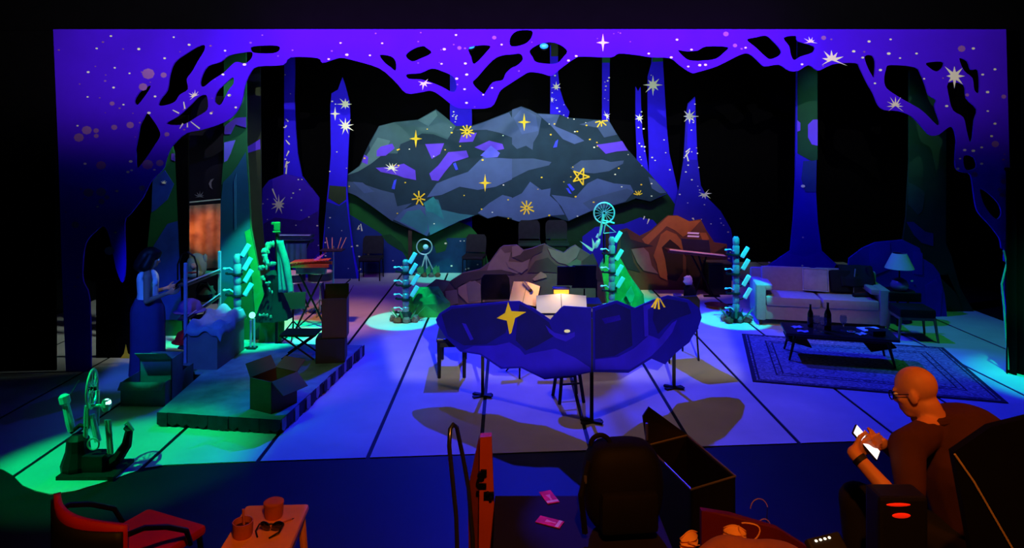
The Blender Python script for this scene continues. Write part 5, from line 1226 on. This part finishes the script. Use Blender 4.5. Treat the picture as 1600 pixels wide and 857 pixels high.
# two small blue stage lamps
for x, lb in [(735,'left of the two blue lensed stage lamps above the mountain'),(850,'right of the two blue lensed stage lamps above the mountain')]:
    q = W(x, 72, 12.5)
    t = thing('stage_lamp', lb, 'lamp', q, 0, 'hanging stage lamps')
    obj('housing', B().cyl((.06,.3,.1),(0,.02,0),.09,.08,n=14), blkm, t)
    obj('lens', B().ball((0,0,0),(.075,.03,.05),12,7), M('blue_lens',(40,110,255),.3,emit=2.2,ecol=(30,110,255)), t)
    obj('yoke', B().tube([(.12,.16,.05),(.12,.16,.3),(-.06,.16,.3),(-.06,.16,.05)], .012, 6).cyl((.03,.16,.3),(.03,.16,7.52-q.z),.02,n=6), blkm, t)
# ------------------------------------------------------------------ front rows of the house (floor of the riser at RZ)
RZ = .55
redf = M('red_vinyl', (176, 26, 20), .55, var=.1)
def red_chair():
    f = Vector((.4,.92,0)); r = Vector((.92,-.4,0)); az = math.atan2(-.4,.92)
    t = thing('red_chair', 'red upholstered chair with black tube arms at lower left', 'chair', (-1.83, 3.5, RZ), az)
    obj('seat', B().rbox((0,0,.43),(.42,.46,.05),.02), redf, t, smooth=True)
    obj('backrest', B().sheet(lambda u, v: Vector((-.24+.48*u, -.25-.10*math.sin(u*PI), .5+v*(.25-.05*u)+.02*math.sin(u*PI))), 18, 6), redf, t, smooth=True, solid=.03)
    obj('back_shell', B().sheet(lambda u, v: Vector((-.24+.48*u, -.275-.10*math.sin(u*PI), .46+v*(.27-.05*u))), 18, 4), blk, t, smooth=True, solid=.012)
    for s_ in (-1, 1):
        obj('arm', B().tube([(.245*s_,-.25,.66),(.255*s_,-.18,.655),(.26*s_,-.06,.60),(.255*s_,.06,.52),(.24*s_,.1,.43)], .013, 8), blkm, t, smooth=True)
        obj('leg', B().cyl((.2*s_,.19,.41),(.23*s_,.24,0),.014,n=8), blkm, t); obj('leg', B().cyl((.2*s_,-.19,.41),(.23*s_,-.26,0),.014,n=8), blkm, t)
    return t
red_chair()
orw = M('orange_stool_wood', (240, 150, 70), .5, var=.12, scale=4)
t = thing('wooden_stool', 'square orange brown stool with rounded corners holding two cups', 'stool', (-1.235, 3.62, RZ), .05)
obj('seat', B().rbox((0,0,.435),(.34,.42,.04),.018), orw, t, smooth=True)
obj('apron', B().rbox((0,0,.385),(.3,.38,.06),.01), orw, t)
for sx in (-1,1):
    for sy in (-1,1): obj('leg', B().tube([(sx*.135,sy*.17,.4),(sx*.16,sy*.2,0)], [.022,.018], 8), orw, t)
SZ = RZ+.4555
cupm = M('brown_cup', (190, 96, 50), .5, var=.1)
def cup(label, loc, h, lid):
    t = thing('cup', label, 'cup', loc, 0, 'cups on the stool')
    obj('body', B().lathe([(.042,0),(.047,.01),(.05,h),(.045,h),(.042,.012)], n=22), cupm, t, smooth=True)
    if lid: obj('lid', B().lathe([(.052,h),(.052,h+.01),(.045,h+.014),(.02,h+.012)], n=22), cupm, t, smooth=True)
    else:
        obj('spoon', B().cyl((0,.02,.02),(-.01,.03,h+.045),.006,n=6), cupm, t)
        obj('drink', B().lathe([(.044,h*.6),(.044,h*.61)], n=20), M('dark_drink',(50,24,14),.3), t)
    return t
cup('open brown cup with a spoon near the left edge of the stool', (-1.32, 3.52, SZ), .075, False)
cup('lidded brown cup near the far edge of the stool', (-1.225, 3.70, SZ), .07, True)
t = thing('sunglasses', 'black sunglasses lying on the orange brown stool', 'sunglasses', (-1.19, 3.56, SZ))
for s_ in (-1,1): obj('lens', B().ball((.032*s_,0,.03),(.032,.012,.026),10,7,Euler((.3,0,.35*s_))), gl, t, smooth=True)
obj('temple', B().tube([(-.06,.0,.04),(-.07,-.03,.02),(-.05,-.06,.006)], .004, 6), blk, t); obj('temple', B().tube([(.06,.0,.04),(.05,-.04,.02),(.01,-.07,.006)], .004, 6), blk, t)
obj('bridge', B().tube([(-.012,0,.038),(.012,0,.038)], .004, 5), blk, t)
t = thing('pencil', 'short brown pencil lying beside the lidded cup', 'pencil', (-1.15, 3.64, SZ+.004))
obj('shaft', B().cyl((-.05,-.04,0),(.03,.03,0),.004,n=6), cupm, t); obj('tip', B().cyl((.03,.03,0),(.04,.039,0),.004,.0005,n=6), blk, t)
# folded chair standing on edge
FD = 3.5; k = FD/F
q = W(742, 0, FD); q.z = RZ
t = thing('folded_chair', 'folded chair with a steel tube hoop and an orange wooden slat edge on', 'chair', q)
P = lambda x, y, d=0: Vector(((x-742)*k, d, CZ-RZ-(y-CY)*k))
obj('tube_frame', B().tube([P(722,1080,-.05), P(714,800,-.05), P(708,740,-.05), P(703,690,-.05), P(704,668,-.02), P(708,664,.0), P(713,672,.03), P(722,720,.05), P(731,770,.05), P(738,850,.05), P(740,1075,.05)], .011, 10), M('blue_steel',(120,130,150),.25,.9), t, smooth=True)
obj('slat', B().prism([P(750,684),P(768,683),P(770,735),P(775,860),P(777,1075),P(752,1075),P(748,860)], (0,.05,0)), M('orange_varnish',(190,76,30),.45,var=.15,scale=3), t)
obj('slat', B().prism([P(730,775,.06),P(748,690,.06),P(752,800,.06),P(752,1075,.06),P(734,1075,.06)], (0,.03,0)), M('brown_varnish',(110,44,24),.45), t)
obj('hinge', B().box(P(756,738,-.01),(.03,.012,.03)).box(P(753,758,-.01),(.045,.012,.02)).cyl(P(752,742,-.02),P(752,742,.0),.02,n=8), blkm, t)
obj('latch', B().box(P(764,773,-.01),(.05,.014,.03)).ball(P(762,769,-.02),.012,8,6).ball(P(767,776,-.02),.009,8,6), blkm, t)
# black table with leaflets
TZ = 1.22
t = thing('black_table', 'black draped table in the front row holding two red leaflets', 'table', (.33, 3.05, RZ))
obj('top', B().rbox((0,0,TZ-RZ-.02),(.78,.9,.04),.01), M('black_table_cloth',(24,20,22),.85,var=.2,scale=4), t)
for sx in (-1,1):
    for sy in (-1,1): obj('leg', B().cyl((sx*.33,sy*.38,TZ-RZ-.03),(sx*.33,sy*.38,0),.022,n=8), blkm, t)
pk = M('crimson_print', (215, 36, 66), .7, var=.35, scale=14)
wt = M('leaflet_white', (235, 200, 200), .7)
def leaflet(label, x, y, rz):
    c = fl(x, y, TZ)
    t = thing('leaflet', label, 'leaflet', (c.x, c.y, TZ+.0015), rz, 'leaflets on the black table')
    sh = obj('sheet', B().box((0,0,.001),(.12,.062,.002)), pk, t)
    obj('white_margin', B().box((.044,0,.0025),(.016,.06,.001)), wt, sh)
    obj('glass_emblem', B().prism([(-.02,-.012,.0022),(.012,-.004,.0022),(.03,-.006,.0022),(.03,.006,.0022),(.012,.004,.0022),(-.02,.012,.0022)], (0,0,.0008)), M('emblem_pink',(245,150,160),.7), sh)
leaflet('crimson leaflet lying nearer the front of the black table', 859, 817, -.45)
leaflet('crimson leaflet lying at the far edge of the black table', 858, 778, -1.25)
t = thing('tool_case', 'grey black plastic case with a recessed handle slot on the black table', 'case', (.49, 2.78, TZ+.001), -.06)
pc = M('grey_plastic', (44, 42, 42), .6, var=.1)
obj('body', B().rbox((0,0,.03),(.26,.26,.06),.02), pc, t, smooth=True)
obj('handle_slot', B().rbox((-.01,.03,.062),(.085,.035,.006),.003), M('slot_black',(6,6,7),.5), t)
obj('latch', B().box((.0,-.1,.062),(.1,.02,.008)), blk, t)
t = thing('backpack', 'bulky black backpack standing at the far end of the black table', 'backpack', (.525, 3.22, TZ+.002), .1)
bpm = M('black_nylon', (7, 7, 9), .75, var=.3, scale=8)
def bag(u, v):
    a = 2*PI*u; e = PI*v
    x = .185*abs(math.cos(a))**.6*math.copysign(1,math.cos(a))*math.sin(e)**.45; y = .12*abs(math.sin(a))**.7*math.copysign(1,math.sin(a))*math.sin(e)**.45
    return Vector((x, y, .20-.20*math.cos(e)*(1 if math.cos(e) > 0 else .95)))
obj('body', B().sheet(bag, 26, 16), bpm, t, smooth=True)
obj('front_pocket', B().rbox((0,-.125,.13),(.26,.06,.18),.03), bpm, t, smooth=True)
obj('handle', B().ring((-.1,0,.375), .045, .011, 'Y', 12, 7, 0, PI), bpm, t)
obj('strap', B().tube([(-.17,-.08,.34),(-.21,-.1,.2),(-.19,-.09,.03)], .014, 6), bpm, t)
obj('zip_pull', B().rbox((-.19,-.1,.27),(.012,.01,.035),.003), steel, t)
# open black trolley case with a pale rim
cr = [fl(1080,767,1.35), fl(1149,746,1.35), fl(1077,686,1.35), fl(1011,698,1.35)]
o_ = cr[0]; u = (cr[1]-cr[0]); v = (cr[3]-cr[0])
t = thing('open_case', 'tall open black case with a pale metal rim in the front row', 'case', (o_.x, o_.y, RZ))
L = lambda p: p-Vector((o_.x, o_.y, RZ))
c4 = [L(o_), L(o_+u), L(o_+u+v), L(o_+v)]
Z = Vector((0,0,1))
cm = M('case_black', (8,8,9), .6)
cen = sum(c4, Vector())/4
for i in range(4):
    a, b_ = c4[i], c4[(i+1) % 4]; inn = (cen-(a+b_)/2); inn.z = 0; inn.normalize()
    obj('side', B().prism([a, b_, Vector((b_.x,b_.y,.0)), Vector((a.x,a.y,.0))], inn*.012), cm, t)
obj('bottom', B().prism([Vector((p.x,p.y,.35)) for p in c4], (0,0,.012)), cm, t)
obj('rim', B().tube([p+Vector((0,0,.004)) for p in c4], .0055, 7, True), M('pale_rim',(120,115,110),.4,.5), t)
obj('lid', B().prism([c4[3]+Vector((0,.015,0)), c4[2]+Vector((0,.015,0)), c4[2].lerp(c4[3],.45)+Vector((-.06,.1,.10)), c4[3]+Vector((.03,.1,.17)), c4[3]+Vector((-.01,.07,.13))], (0,.015,0)), cm, t)
obj('lid_hinge', B().cyl(c4[3]+Vector((0,.01,.03)), c4[3]+Vector((0,.01,.12)), .008), steel, t)
# dark red chair with jacket, masks and wire hoops
t = thing('red_chair', 'dark red chair covered by a brown jacket at the lower centre right', 'chair', (.97, 2.95, RZ), .0)
dr = M('dark_red_vinyl', (96, 20, 20), .6)
obj('seat', B().rbox((0,-.05,.45),(.5,.5,.05),.02), dr, t)
obj('backrest', B().prism([(-.11,.16,.40),(-.11,.16,.80),(.02,.16,.78),(.22,.14,.73),(.34,.12,.66),(.34,.12,.40)], (0,.03,0)), dr, t)
for sx in (-1,1):
    for sy in (-1,1): obj('leg', B().cyl((sx*.22,-.05+sy*.22,.43),(sx*.23,-.05+sy*.23,0),.015,n=7), blkm, t)
jm = M('brown_canvas', (176, 104, 52), .9, var=.15, scale=6, bump=.2)
t = thing('jacket', 'brown canvas jacket heaped over the dark red chair', 'jacket', (1.02, 2.82, RZ+.48))
def jk(u, v):
    x = -.50+u*.66; y = -.3+v*.36
    z = .29+.13*math.sin(min(1,u*1.25)*PI*.62)-.0*v+.02*math.sin(u*9+v*4)+.015*math.sin(u*17)
    z = z*(math.sin(v*PI)**.35 if v > .5 else 1)+(.03*v)
    if u > .93 or u < .04: z *= .6
    return Vector((x, y, max(.01, z-.03)))
obj('cloth', B().sheet(jk, 34, 18), jm, t, smooth=True, solid=.008)
obj('fold', B().tube([(-.24,-.08,.365),(-.16,-.09,.392),(-.06,-.1,.40)], [.006,.02,.008], 8), M('dark_fold',(50,28,18),.9), t)
mk = M('pale_mask', (255, 178, 110), .85, var=.08, scale=12)
def mask(label, x, y, D, rz, loop):
    c = W(x, y, D)
    t = thing('face_mask', label, 'face mask', c, rz, 'face masks on the jacket')
    b = B().sheet(lambda u, v: Vector(((u-.5)*.088+.0, -.03*math.sin(u*PI)*math.sin(v*PI)-.006*math.sin(v*20), (v-.5)*.085*(.55+.45*math.sin(u*PI)))), 16, 12)
    obj('shell', b, mk, t, smooth=True, solid=.003)
    obj('fold_line', B().tube([(-.03,-.03,.02),(0,-.042,.0),(.03,-.03,-.012)], .0025, 5), mk, t)
    if loop: obj('ear_loop', B().tube([(.055+.04*math.cos(a)*(1+.1*math.sin(a)), -.02, .035+.036*math.sin(a)+.006*math.cos(2*a)) for a in [2.9+i*.38 for i in range(16)]], .003, 6), mk, t)
mask('cupped orange lit face mask at the left end of the jacket', 1076, 845, 2.84, .5, False)
mask('orange lit face mask with a curled ear loop on the jacket top', 1148, 836, 2.84, -.3, True)
hm = M('pale_wire', (190,140,90), .5)
for (x, y, R, lb) in [(1186,797,22,'upper thin wire hoop arching above the dark red chair back'),(1194,824,16,'lower thin wire hoop arching at the dark red chair back')]:
    c = W(x, y, 3.13)
    t = thing('wire_hoop', lb, 'hoop', c, 0, 'wire hoops')
    obj('wire', B().ring((0,0,0), R*3.13/F*.62, .002, 'Y', 18, 6, .25, PI-.1, 1.25), hm, t)
    obj('rod', B().cyl((R*3.13/F*.62*math.cos(.25),0,R*3.13/F*.7*math.sin(.25)),(R*3.13/F*.5,.0,-.11),.0018,n=5), M('dark_wire',(20,18,16),.6), t)
# small control surface with bright LEDs
t = thing('control_unit', 'dark grey control unit with a row of white lit dots', 'controller', W(1296, 852, 2.75), .35)
R = Euler((.75,0,0))
for nm, sh, mm in [('body', (.16,.12,.03), pc)]: obj(nm, B().rbox((0,0,-.03), sh, .008, rot=R), mm, t)
ledm = M('white_led', (255,245,215), .4, emit=2.0)
for i in range(4): obj('led', B().ball(R.to_matrix() @ Vector((-.045+.022*i,.045,.016))+Vector((0,0,-.03)), (.006,.006,.004), 8, 6), ledm, t)
for i in range(2): obj('led', B().ball(R.to_matrix() @ Vector((.03+.02*i,.0-.02*i,.016))+Vector((0,0,-.03)), (.005,.005,.003), 8, 6), ledm, t)
obj('stand_pole', B().cyl((0,.01,-.04),(0,.01,RZ-W(1296,852,2.75).z),.015,n=8), blkm, t)
obj('stand_base', B().lathe([(.055,0),(.055,.02),(.02,.03)], (0,.01,RZ-W(1296,852,2.75).z), 16), blkm, t)
# black board with a pale edge at the far right
t = thing('black_board', 'tall black board with a thin pale edge strip at the lower right', 'board', (1.95, 2.62, RZ))
P = lambda x, y, D=2.6: W(x, y, D)-Vector((1.95, 2.62, RZ))
obj('panel', B().prism([P(1490,708),P(1548,668),P(1600,655),P(1700,632),P(1700,1090),P(1560,1090)], (0,.03,0)), M('board_black',(9,9,10),.85,spec=.1), t)
obj('edge_strip', B().tube([P(1490,709)-Vector((0,.006,0)), P(1520,752)-Vector((0,.006,0)), P(1581,858)-Vector((0,.006,0)), P(1620,930)-Vector((0,.006,0))], .004, 6), M('pale_strip',(190,160,120),.5), t)
obj('support', B().cyl(P(1640,800)+Vector((0,.03,0)), Vector((.25,.35,0)), .015), blkm, t)
# added box: its glowing strips stand in for a red reflection
t = thing('stand_in_box', 'added black box whose two glowing strips stand in for a red reflection below the seated man', 'stand-in box', (1.60, 2.93, RZ))
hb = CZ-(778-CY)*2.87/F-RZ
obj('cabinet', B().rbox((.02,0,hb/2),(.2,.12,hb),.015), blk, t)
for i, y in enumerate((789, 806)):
    obj('reflection_strip', B().ball((-.005+.012*i,-.062,CZ-(y-CY)*2.87/F-RZ),(.05-.012*i,.005,.007+.004*i),16,8), M('red_reflection',(255,40,10),.4,emit=.5), t)

# ------------------------------------------------------------------ people
def fuse(bones, balls, voxel=.009, it=4):
    b = B()
    for p0, r0_, p1, r1_ in bones:
        p0, p1 = Vector(p0), Vector(p1)
        b.ball(p0, r0_, 12, 8); b.ball(p1, r1_, 12, 8); b.cyl(p0, p1, r0_, r1_, 12)
    for c, r, rot in balls: b.ball(c, r, 18, 12, rot)
    me = bpy.data.meshes.new('tmp'); bmesh.ops.recalc_face_normals(b.b, faces=b.b.faces[:]); b.b.to_mesh(me); b.b.free()
    o = bpy.data.objects.new('tmp', me); C.objects.link(o)
    r = o.modifiers.new('r', 'REMESH'); r.mode = 'VOXEL'; r.voxel_size = voxel
    s_ = o.modifiers.new('s', 'SMOOTH'); s_.factor = .5; s_.iterations = it
    bpy.context.view_layer.update()
    m2 = bpy.data.meshes.new_from_object(o.evaluated_get(bpy.context.evaluated_depsgraph_get()))
    bpy.data.objects.remove(o); bpy.data.meshes.remove(me)
    return m2
def hand_bones(wrist, fwd, pal, side, curl=.5, s=1.0):
    # fwd: along the fingers, pal: palm normal, side: toward the thumb
    f, p, sd = Vector(fwd).normalized(), Vector(pal).normalized(), Vector(side).normalized()
    w_ = Vector(wrist); out = []
    for i, (off, ln) in enumerate([(.030,.072),(.010,.080),(-.010,.075),(-.029,.058)]):
        k0 = w_+f*.088*s+sd*off*s
        out.append((w_+f*.015*s+sd*off*.7*s, .013*s, k0, .0115*s))
        c1 = curl; d1 = f*math.cos(c1)+p*math.sin(c1); d2 = f*math.cos(c1*2)+p*math.sin(c1*2); d3 = f*math.cos(c1*2.7)+p*math.sin(c1*2.7)
        k1 = k0+d1*ln*.46*s; k2 = k1+d2*ln*.32*s; k3 = k2+d3*ln*.22*s
        out += [(k0,.0105*s,k1,.0092*s),(k1,.0092*s,k2,.0084*s),(k2,.0084*s,k3,.0075*s)]
    t0 = w_+f*.03*s+sd*.028*s; t1 = t0+(f*.6+sd*.75+p*.3).normalized()*.042*s; t2 = t1+(f*.9+sd*.2+p*.45).normalized()*.032*s
    out += [(w_+f*.012*s+sd*.01*s,.016*s,t0,.014*s),(t0,.0135*s,t1,.0115*s),(t1,.011*s,t2,.009*s)]
    return out
def head_balls(c, f, up, s=1.0, ears=True):
    f, up = Vector(f).normalized(), Vector(up).normalized(); r = f.cross(up).normalized(); up = r.cross(f)
    rot = Matrix((r, f, up)).transposed().to_quaternion().to_euler(); c = Vector(c)
    P = lambda x, y, z: c+(r*x+f*y+up*z)*s
    L = [(P(0,-.012,.03),(.076*s,.096*s,.088*s),rot),(P(0,.02,-.035),(.062*s,.075*s,.075*s),rot),(P(0,.045,-.085),(.042*s,.042*s,.034*s),rot),
         (P(0,.097,-.022),(.012*s,.02*s,.022*s),rot),(P(0,.085,.0),(.01*s,.015*s,.03*s),rot),(P(.032,.078,.025),(.026*s,.014*s,.010*s),rot),(P(-.032,.078,.025),(.026*s,.014*s,.010*s),rot),
         (P(0,.087,-.062),(.024*s,.012*s,.006*s),rot),(P(0,.085,-.074),(.02*s,.012*s,.007*s),rot),(P(.045,.055,-.02),(.02*s,.025*s,.02*s),rot),(P(-.045,.055,-.02),(.02*s,.025*s,.02*s),rot)]
    if ears:
        for q in (-1, 1): L += [(P(.078*q,-.005,-.01),(.012*s,.022*s,.034*s),rot)]
    return L, P, rot
def eyes(t, P, s, rot):
    for q in (-1, 1):
        e = obj('eye', B().ball(P(.032*q,.079,.004), .0125*s, 10, 8), M('eye_white',(230,225,220),.3), t, w=True)
        obj('iris', B().ball(P(.032*q,.0885,.004), .0062*s, 8, 6), M('iris_brown',(50,34,24),.3), e, w=True)

skin_m = M('warm_skin', (206, 140, 110), .5, var=.06, scale=8)
# --- the seated man with a phone
f = Vector((-.72,.69,0)).normalized(); rt = Vector((f.y,-f.x,0))          # facing, his right
hc = Vector((1.985, 3.42, 1.765)); up = (Vector((0,0,1))+f*.28).normalized(); fh = (f-Vector((0,0,1))*.35).normalized()
nk = Vector((2.06, 3.38, 1.64))
shL = Vector((1.83,3.22,1.58)); shR = Vector((2.28,3.50,1.59))
ph = W(1353, 692, 3.2)
wl = Vector((1.555,3.16,1.585)); el = Vector((1.70, 2.95, 1.40))
wr = ph+Vector((.13,.11,-.05)); er = Vector((2.02, 3.62, 1.36))
pel = Vector((2.22, 3.27, 1.08)); chs = Vector((2.13,3.32,1.42))
hipL, hipR = pel-rt*.1, pel+rt*.1
knL = Vector((1.70,3.42,1.24)); knR = Vector((1.98,3.68,1.12))
ankL = Vector((1.72,3.40,.66)); ankR = Vector((1.98,3.7,.66))
man = thing('person', 'bald man in glasses and dark shirt bent over a lit phone at lower right', 'person', (2.2, 3.3, RZ))
hb_, HP, hrot = head_balls(hc, fh, up)
bones = [(nk+Vector((0,0,-.02)),.062,hc+(-fh*.03-up*.07),.062),(pel,.15,chs,.155),(chs,.15,nk-Vector((0,0,.1)),.10),(shL,.062,nk,.055),(shR,.062,nk,.055),(shL,.058,el,.042),(el,.042,wl,.028),(shR,.058,er,.042),(er,.042,wr,.028),
    (hipL,.1,knL,.065),(knL,.062,ankL,.04),(hipR,.1,knR,.065),(knR,.062,ankR,.04),(ankL,.04,ankL+f*.17-Vector((0,0,.06)),.035),(ankR,.04,ankR+f*.17-Vector((0,0,.06)),.035)]
pdir = Vector((.61,-.26,-.74)).normalized()          # phone long axis, far end to near end
fw = (ph-wl).normalized()
bones += hand_bones(wl, Vector((.80,.42,.10)), Vector((.5,-.6,.62)), Vector((-.25,-.1,.9)), .30)
bones += hand_bones(wr, (ph-wr), Vector((-.3,-.5,.6)), Vector((-.3,.4,.7)), .45)
link('body', fuse(bones, hb_, .008), skin_m, man, smooth=True, w=True, label='bald head and bare forearms lit orange')
eyes(man, HP, 1.0, hrot)
sh_m = M('dark_brown_shirt', (66, 34, 24), .9, var=.15, scale=6, bump=.1)
link('shirt', fuse([(pel,.175,chs,.18),(chs,.18,nk-Vector((0,0,.1)),.12),(shL,.082,nk-Vector((0,0,.03)),.068),(shR,.085,nk-Vector((0,0,.03)),.07),(shL,.08,shL.lerp(el,.62),.062),(shR,.08,shR.lerp(er,.62),.062)],
    [((nk+chs)/2-f*.05+rt*.10+Vector((0,0,-.02)),(.23,.22,.2),None),(nk+rt*.2-f*.08-Vector((0,0,.12)),(.2,.16,.15),None)], .011, 5), sh_m, man, smooth=True, w=True)
obj('collar', B().ring(nk+Vector((-.01,.01,.005)), .072, .022, 'Z', 20, 8, rot=Euler((-.12,-.12,0))), sh_m, man, smooth=True, w=True)
link('trousers', fuse([(pel,.165,hipL,.125),(pel,.165,hipR,.125),(hipL,.122,knL,.085),(knL,.084,ankL,.062),(hipR,.122,knR,.085),(knR,.084,ankR,.062)], [], .012, 4), M('black_trousers',(22,20,22),.9), man, smooth=True, w=True)
for a in (ankL, ankR): obj('shoe', B().ball(a+f*.07-Vector((0,0,.055)), (.05,.14,.05), 12, 8, Euler((0,0,math.atan2(f.y,f.x)-PI/2))), blk, man, smooth=True, w=True)
gb = B()
for q_ in (-1, 1):
    gb.ring(HP(.034*q_,.103,.002), .026, .0028, 'Y', 16, 6, rot=hrot, sq=.8)
    gb.tube([HP(.06*q_,.1,.008), HP(.08*q_,.05,.01), HP(.084*q_,-.01,.006)], .0025, 5)
gb.tube([HP(-.01,.106,.004), HP(.01,.106,.004)], .0025, 5)
obj('glasses', gb, blkm, man, w=True)
fwv = (wl-el).normalized(); obj('watch', B().tube([wl-fwv*.05, wl-fwv*.027], .0325, 14), blk, man, smooth=True, w=True)
# phone
nrm = Vector((.5,-.6,.62)); nrm = (nrm-pdir*nrm.dot(pdir)).normalized(); sd = pdir.cross(nrm).normalized()
t = thing('phone', 'phone with a bright white screen in the seated man hand', 'phone', ph)
rotm = Matrix((-sd, -pdir, nrm)).transposed().to_euler()
obj('case', B().rbox((0,0,0), (.072,.15,.009), .006, rot=rotm), blk, t)
scr = M('white_screen', (250,250,255), .4, emit=1.1)
obj('screen', B().box(nrm*.005, (.064,.14,.001), rot=rotm), scr, t)
obj('text_line', B().box(nrm*.0058-pdir*.03, (.03,.008,.0006), rot=rotm), M('screen_blue',(90,130,220),.5,emit=.3), t)
t = thing('black_stool', 'black padded stool under the seated man', 'stool', (2.25, 3.25, RZ))
obj('seat', B().lathe([(.17,.28),(.19,.3),(.19,.34),(.17,.355)], n=20), blk, t)
for i in range(4): obj('leg', B().cyl((.12*math.cos(i*PI/2+.5),.12*math.sin(i*PI/2+.5),.29),(.19*math.cos(i*PI/2+.5),.19*math.sin(i*PI/2+.5),0),.016,n=8), blkm, t)
# --- the standing woman
wx, wy = W(229,0,8.75).x, 8.78
f = Vector((.88,.47,0)).normalized(); rt = Vector((f.y,-f.x,0))
V = lambda a, b_, z: Vector((wx,wy,0))+f*a+rt*b_+Vector((0,0,z))
wom = thing('person', 'woman with dark hair in a sleeveless pale blue top and long blue skirt', 'person', (wx, wy, 0))
hc = V(.05,0,1.49); fh = (f-Vector((0,0,1))*.35).normalized(); up = (Vector((0,0,1))+f*.25).normalized()
hb_, HP, hrot = head_balls(hc, fh, up, .93)
nk = V(0,0,1.35); shR, shL = V(-.01,.165,1.28), V(-.01,-.165,1.28)
elR, elL = V(-.02,.215,1.0), V(.0,-.21,1.01); wrR, wrL = V(.22,.12,1.06), V(.22,-.1,1.08)
bones = [(nk,.045,hc-Vector((0,0,.08)),.048),(V(0,0,.88),.13,V(0,0,1.05),.105),(V(0,0,1.05),.105,V(0,0,1.22),.115),(V(0,0,1.22),.115,nk,.05),(shR,.05,nk,.045),(shL,.05,nk,.045),(shR,.045,elR,.034),(elR,.034,wrR,.023),(shL,.045,elL,.034),(elL,.034,wrL,.023),
    (V(0,.09,.84),.095,V(.02,.08,.46),.06),(V(.02,.08,.46),.06,V(0,.08,.08),.038),(V(0,-.09,.84),.095,V(.02,-.08,.46),.06),(V(.02,-.08,.46),.06,V(0,-.08,.08),.038),(V(0,.08,.06),.036,V(.14,.08,.03),.026),(V(0,-.08,.06),.036,V(.14,-.08,.03),.026)]
bones += hand_bones(wrR, f+Vector((0,0,.12)), -rt+Vector((0,0,.4)), Vector((0,0,1)), .35, .95)+hand_bones(wrL, f+Vector((0,0,.1)), rt+Vector((0,0,.4)), Vector((0,0,1)), .35, .95)
link('body', fuse(bones, hb_, .009), M('olive_skin',(150,120,110),.6,var=.05), wom, smooth=True, w=True, label='bare arms and face')
eyes(wom, HP, .93, hrot)
link('top', fuse([(V(0,0,.9),.14,V(0,0,1.05),.12),(V(0,0,1.05),.12,V(0,0,1.24),.128),(V(0,0,1.24),.122,V(0,0,1.33),.06),(V(-.01,.12,1.275),.058,nk,.05),(V(-.01,-.12,1.275),.058,nk,.05)], [(V(.06,.06,1.2),(.06,.06,.06),None),(V(.06,-.06,1.2),(.06,.06,.06),None)], .011, 5), M('pale_blue_top',(215,240,245),.9,var=.06), wom, smooth=True, w=True)
obj('skirt', B().lathe([(.215,.05),(.20,.3),(.198,.6),(.2,.8),(.19,.88),(.15,.97),(.14,1.0)], (wx,wy,0), 30, ripple=.035, k=8), M('long_blue_skirt',(60,56,120),.9,var=.1), wom, smooth=True, w=True)
hr = M('black_hair',(16,14,16),.5,var=.3,scale=30)
link('hair', fuse([(HP(0,-.07,.03),.085,HP(0,-.1,-.09),.075),(HP(.07,-.03,.02),.055,HP(.09,-.05,-.12),.06),(HP(-.07,-.03,.02),.055,HP(-.09,-.05,-.12),.06),(HP(0,-.08,.0),.09,HP(0,-.11,-.13),.08)], [(HP(0,-.025,.05),(.098,.11,.09),hrot),(HP(0,.03,.09),(.075,.06,.035),hrot)], .011, 3), hr, wom, smooth=True, w=True)
for q_ in (-1, 1): obj('shoe', B().ball(V(.06,.08*q_,.035), (.045,.12,.034), 12, 8, Euler((0,0,math.atan2(f.y,f.x)-PI/2))), blk, wom, smooth=True, w=True)
t = thing('tablet', 'dark tablet held in both hands by the woman', 'tablet', V(.34,.01,1.13), math.atan2(f.y,f.x)-PI/2)
obj('case', B().rbox((0,0,0),(.24,.17,.012),.005,rot=Euler((.7,0,0))), blk, t); obj('screen', B().box(Euler((.7,0,0)).to_matrix() @ Vector((0,0,.007)),(.22,.15,.002),rot=Euler((.7,0,0))), gl, t)
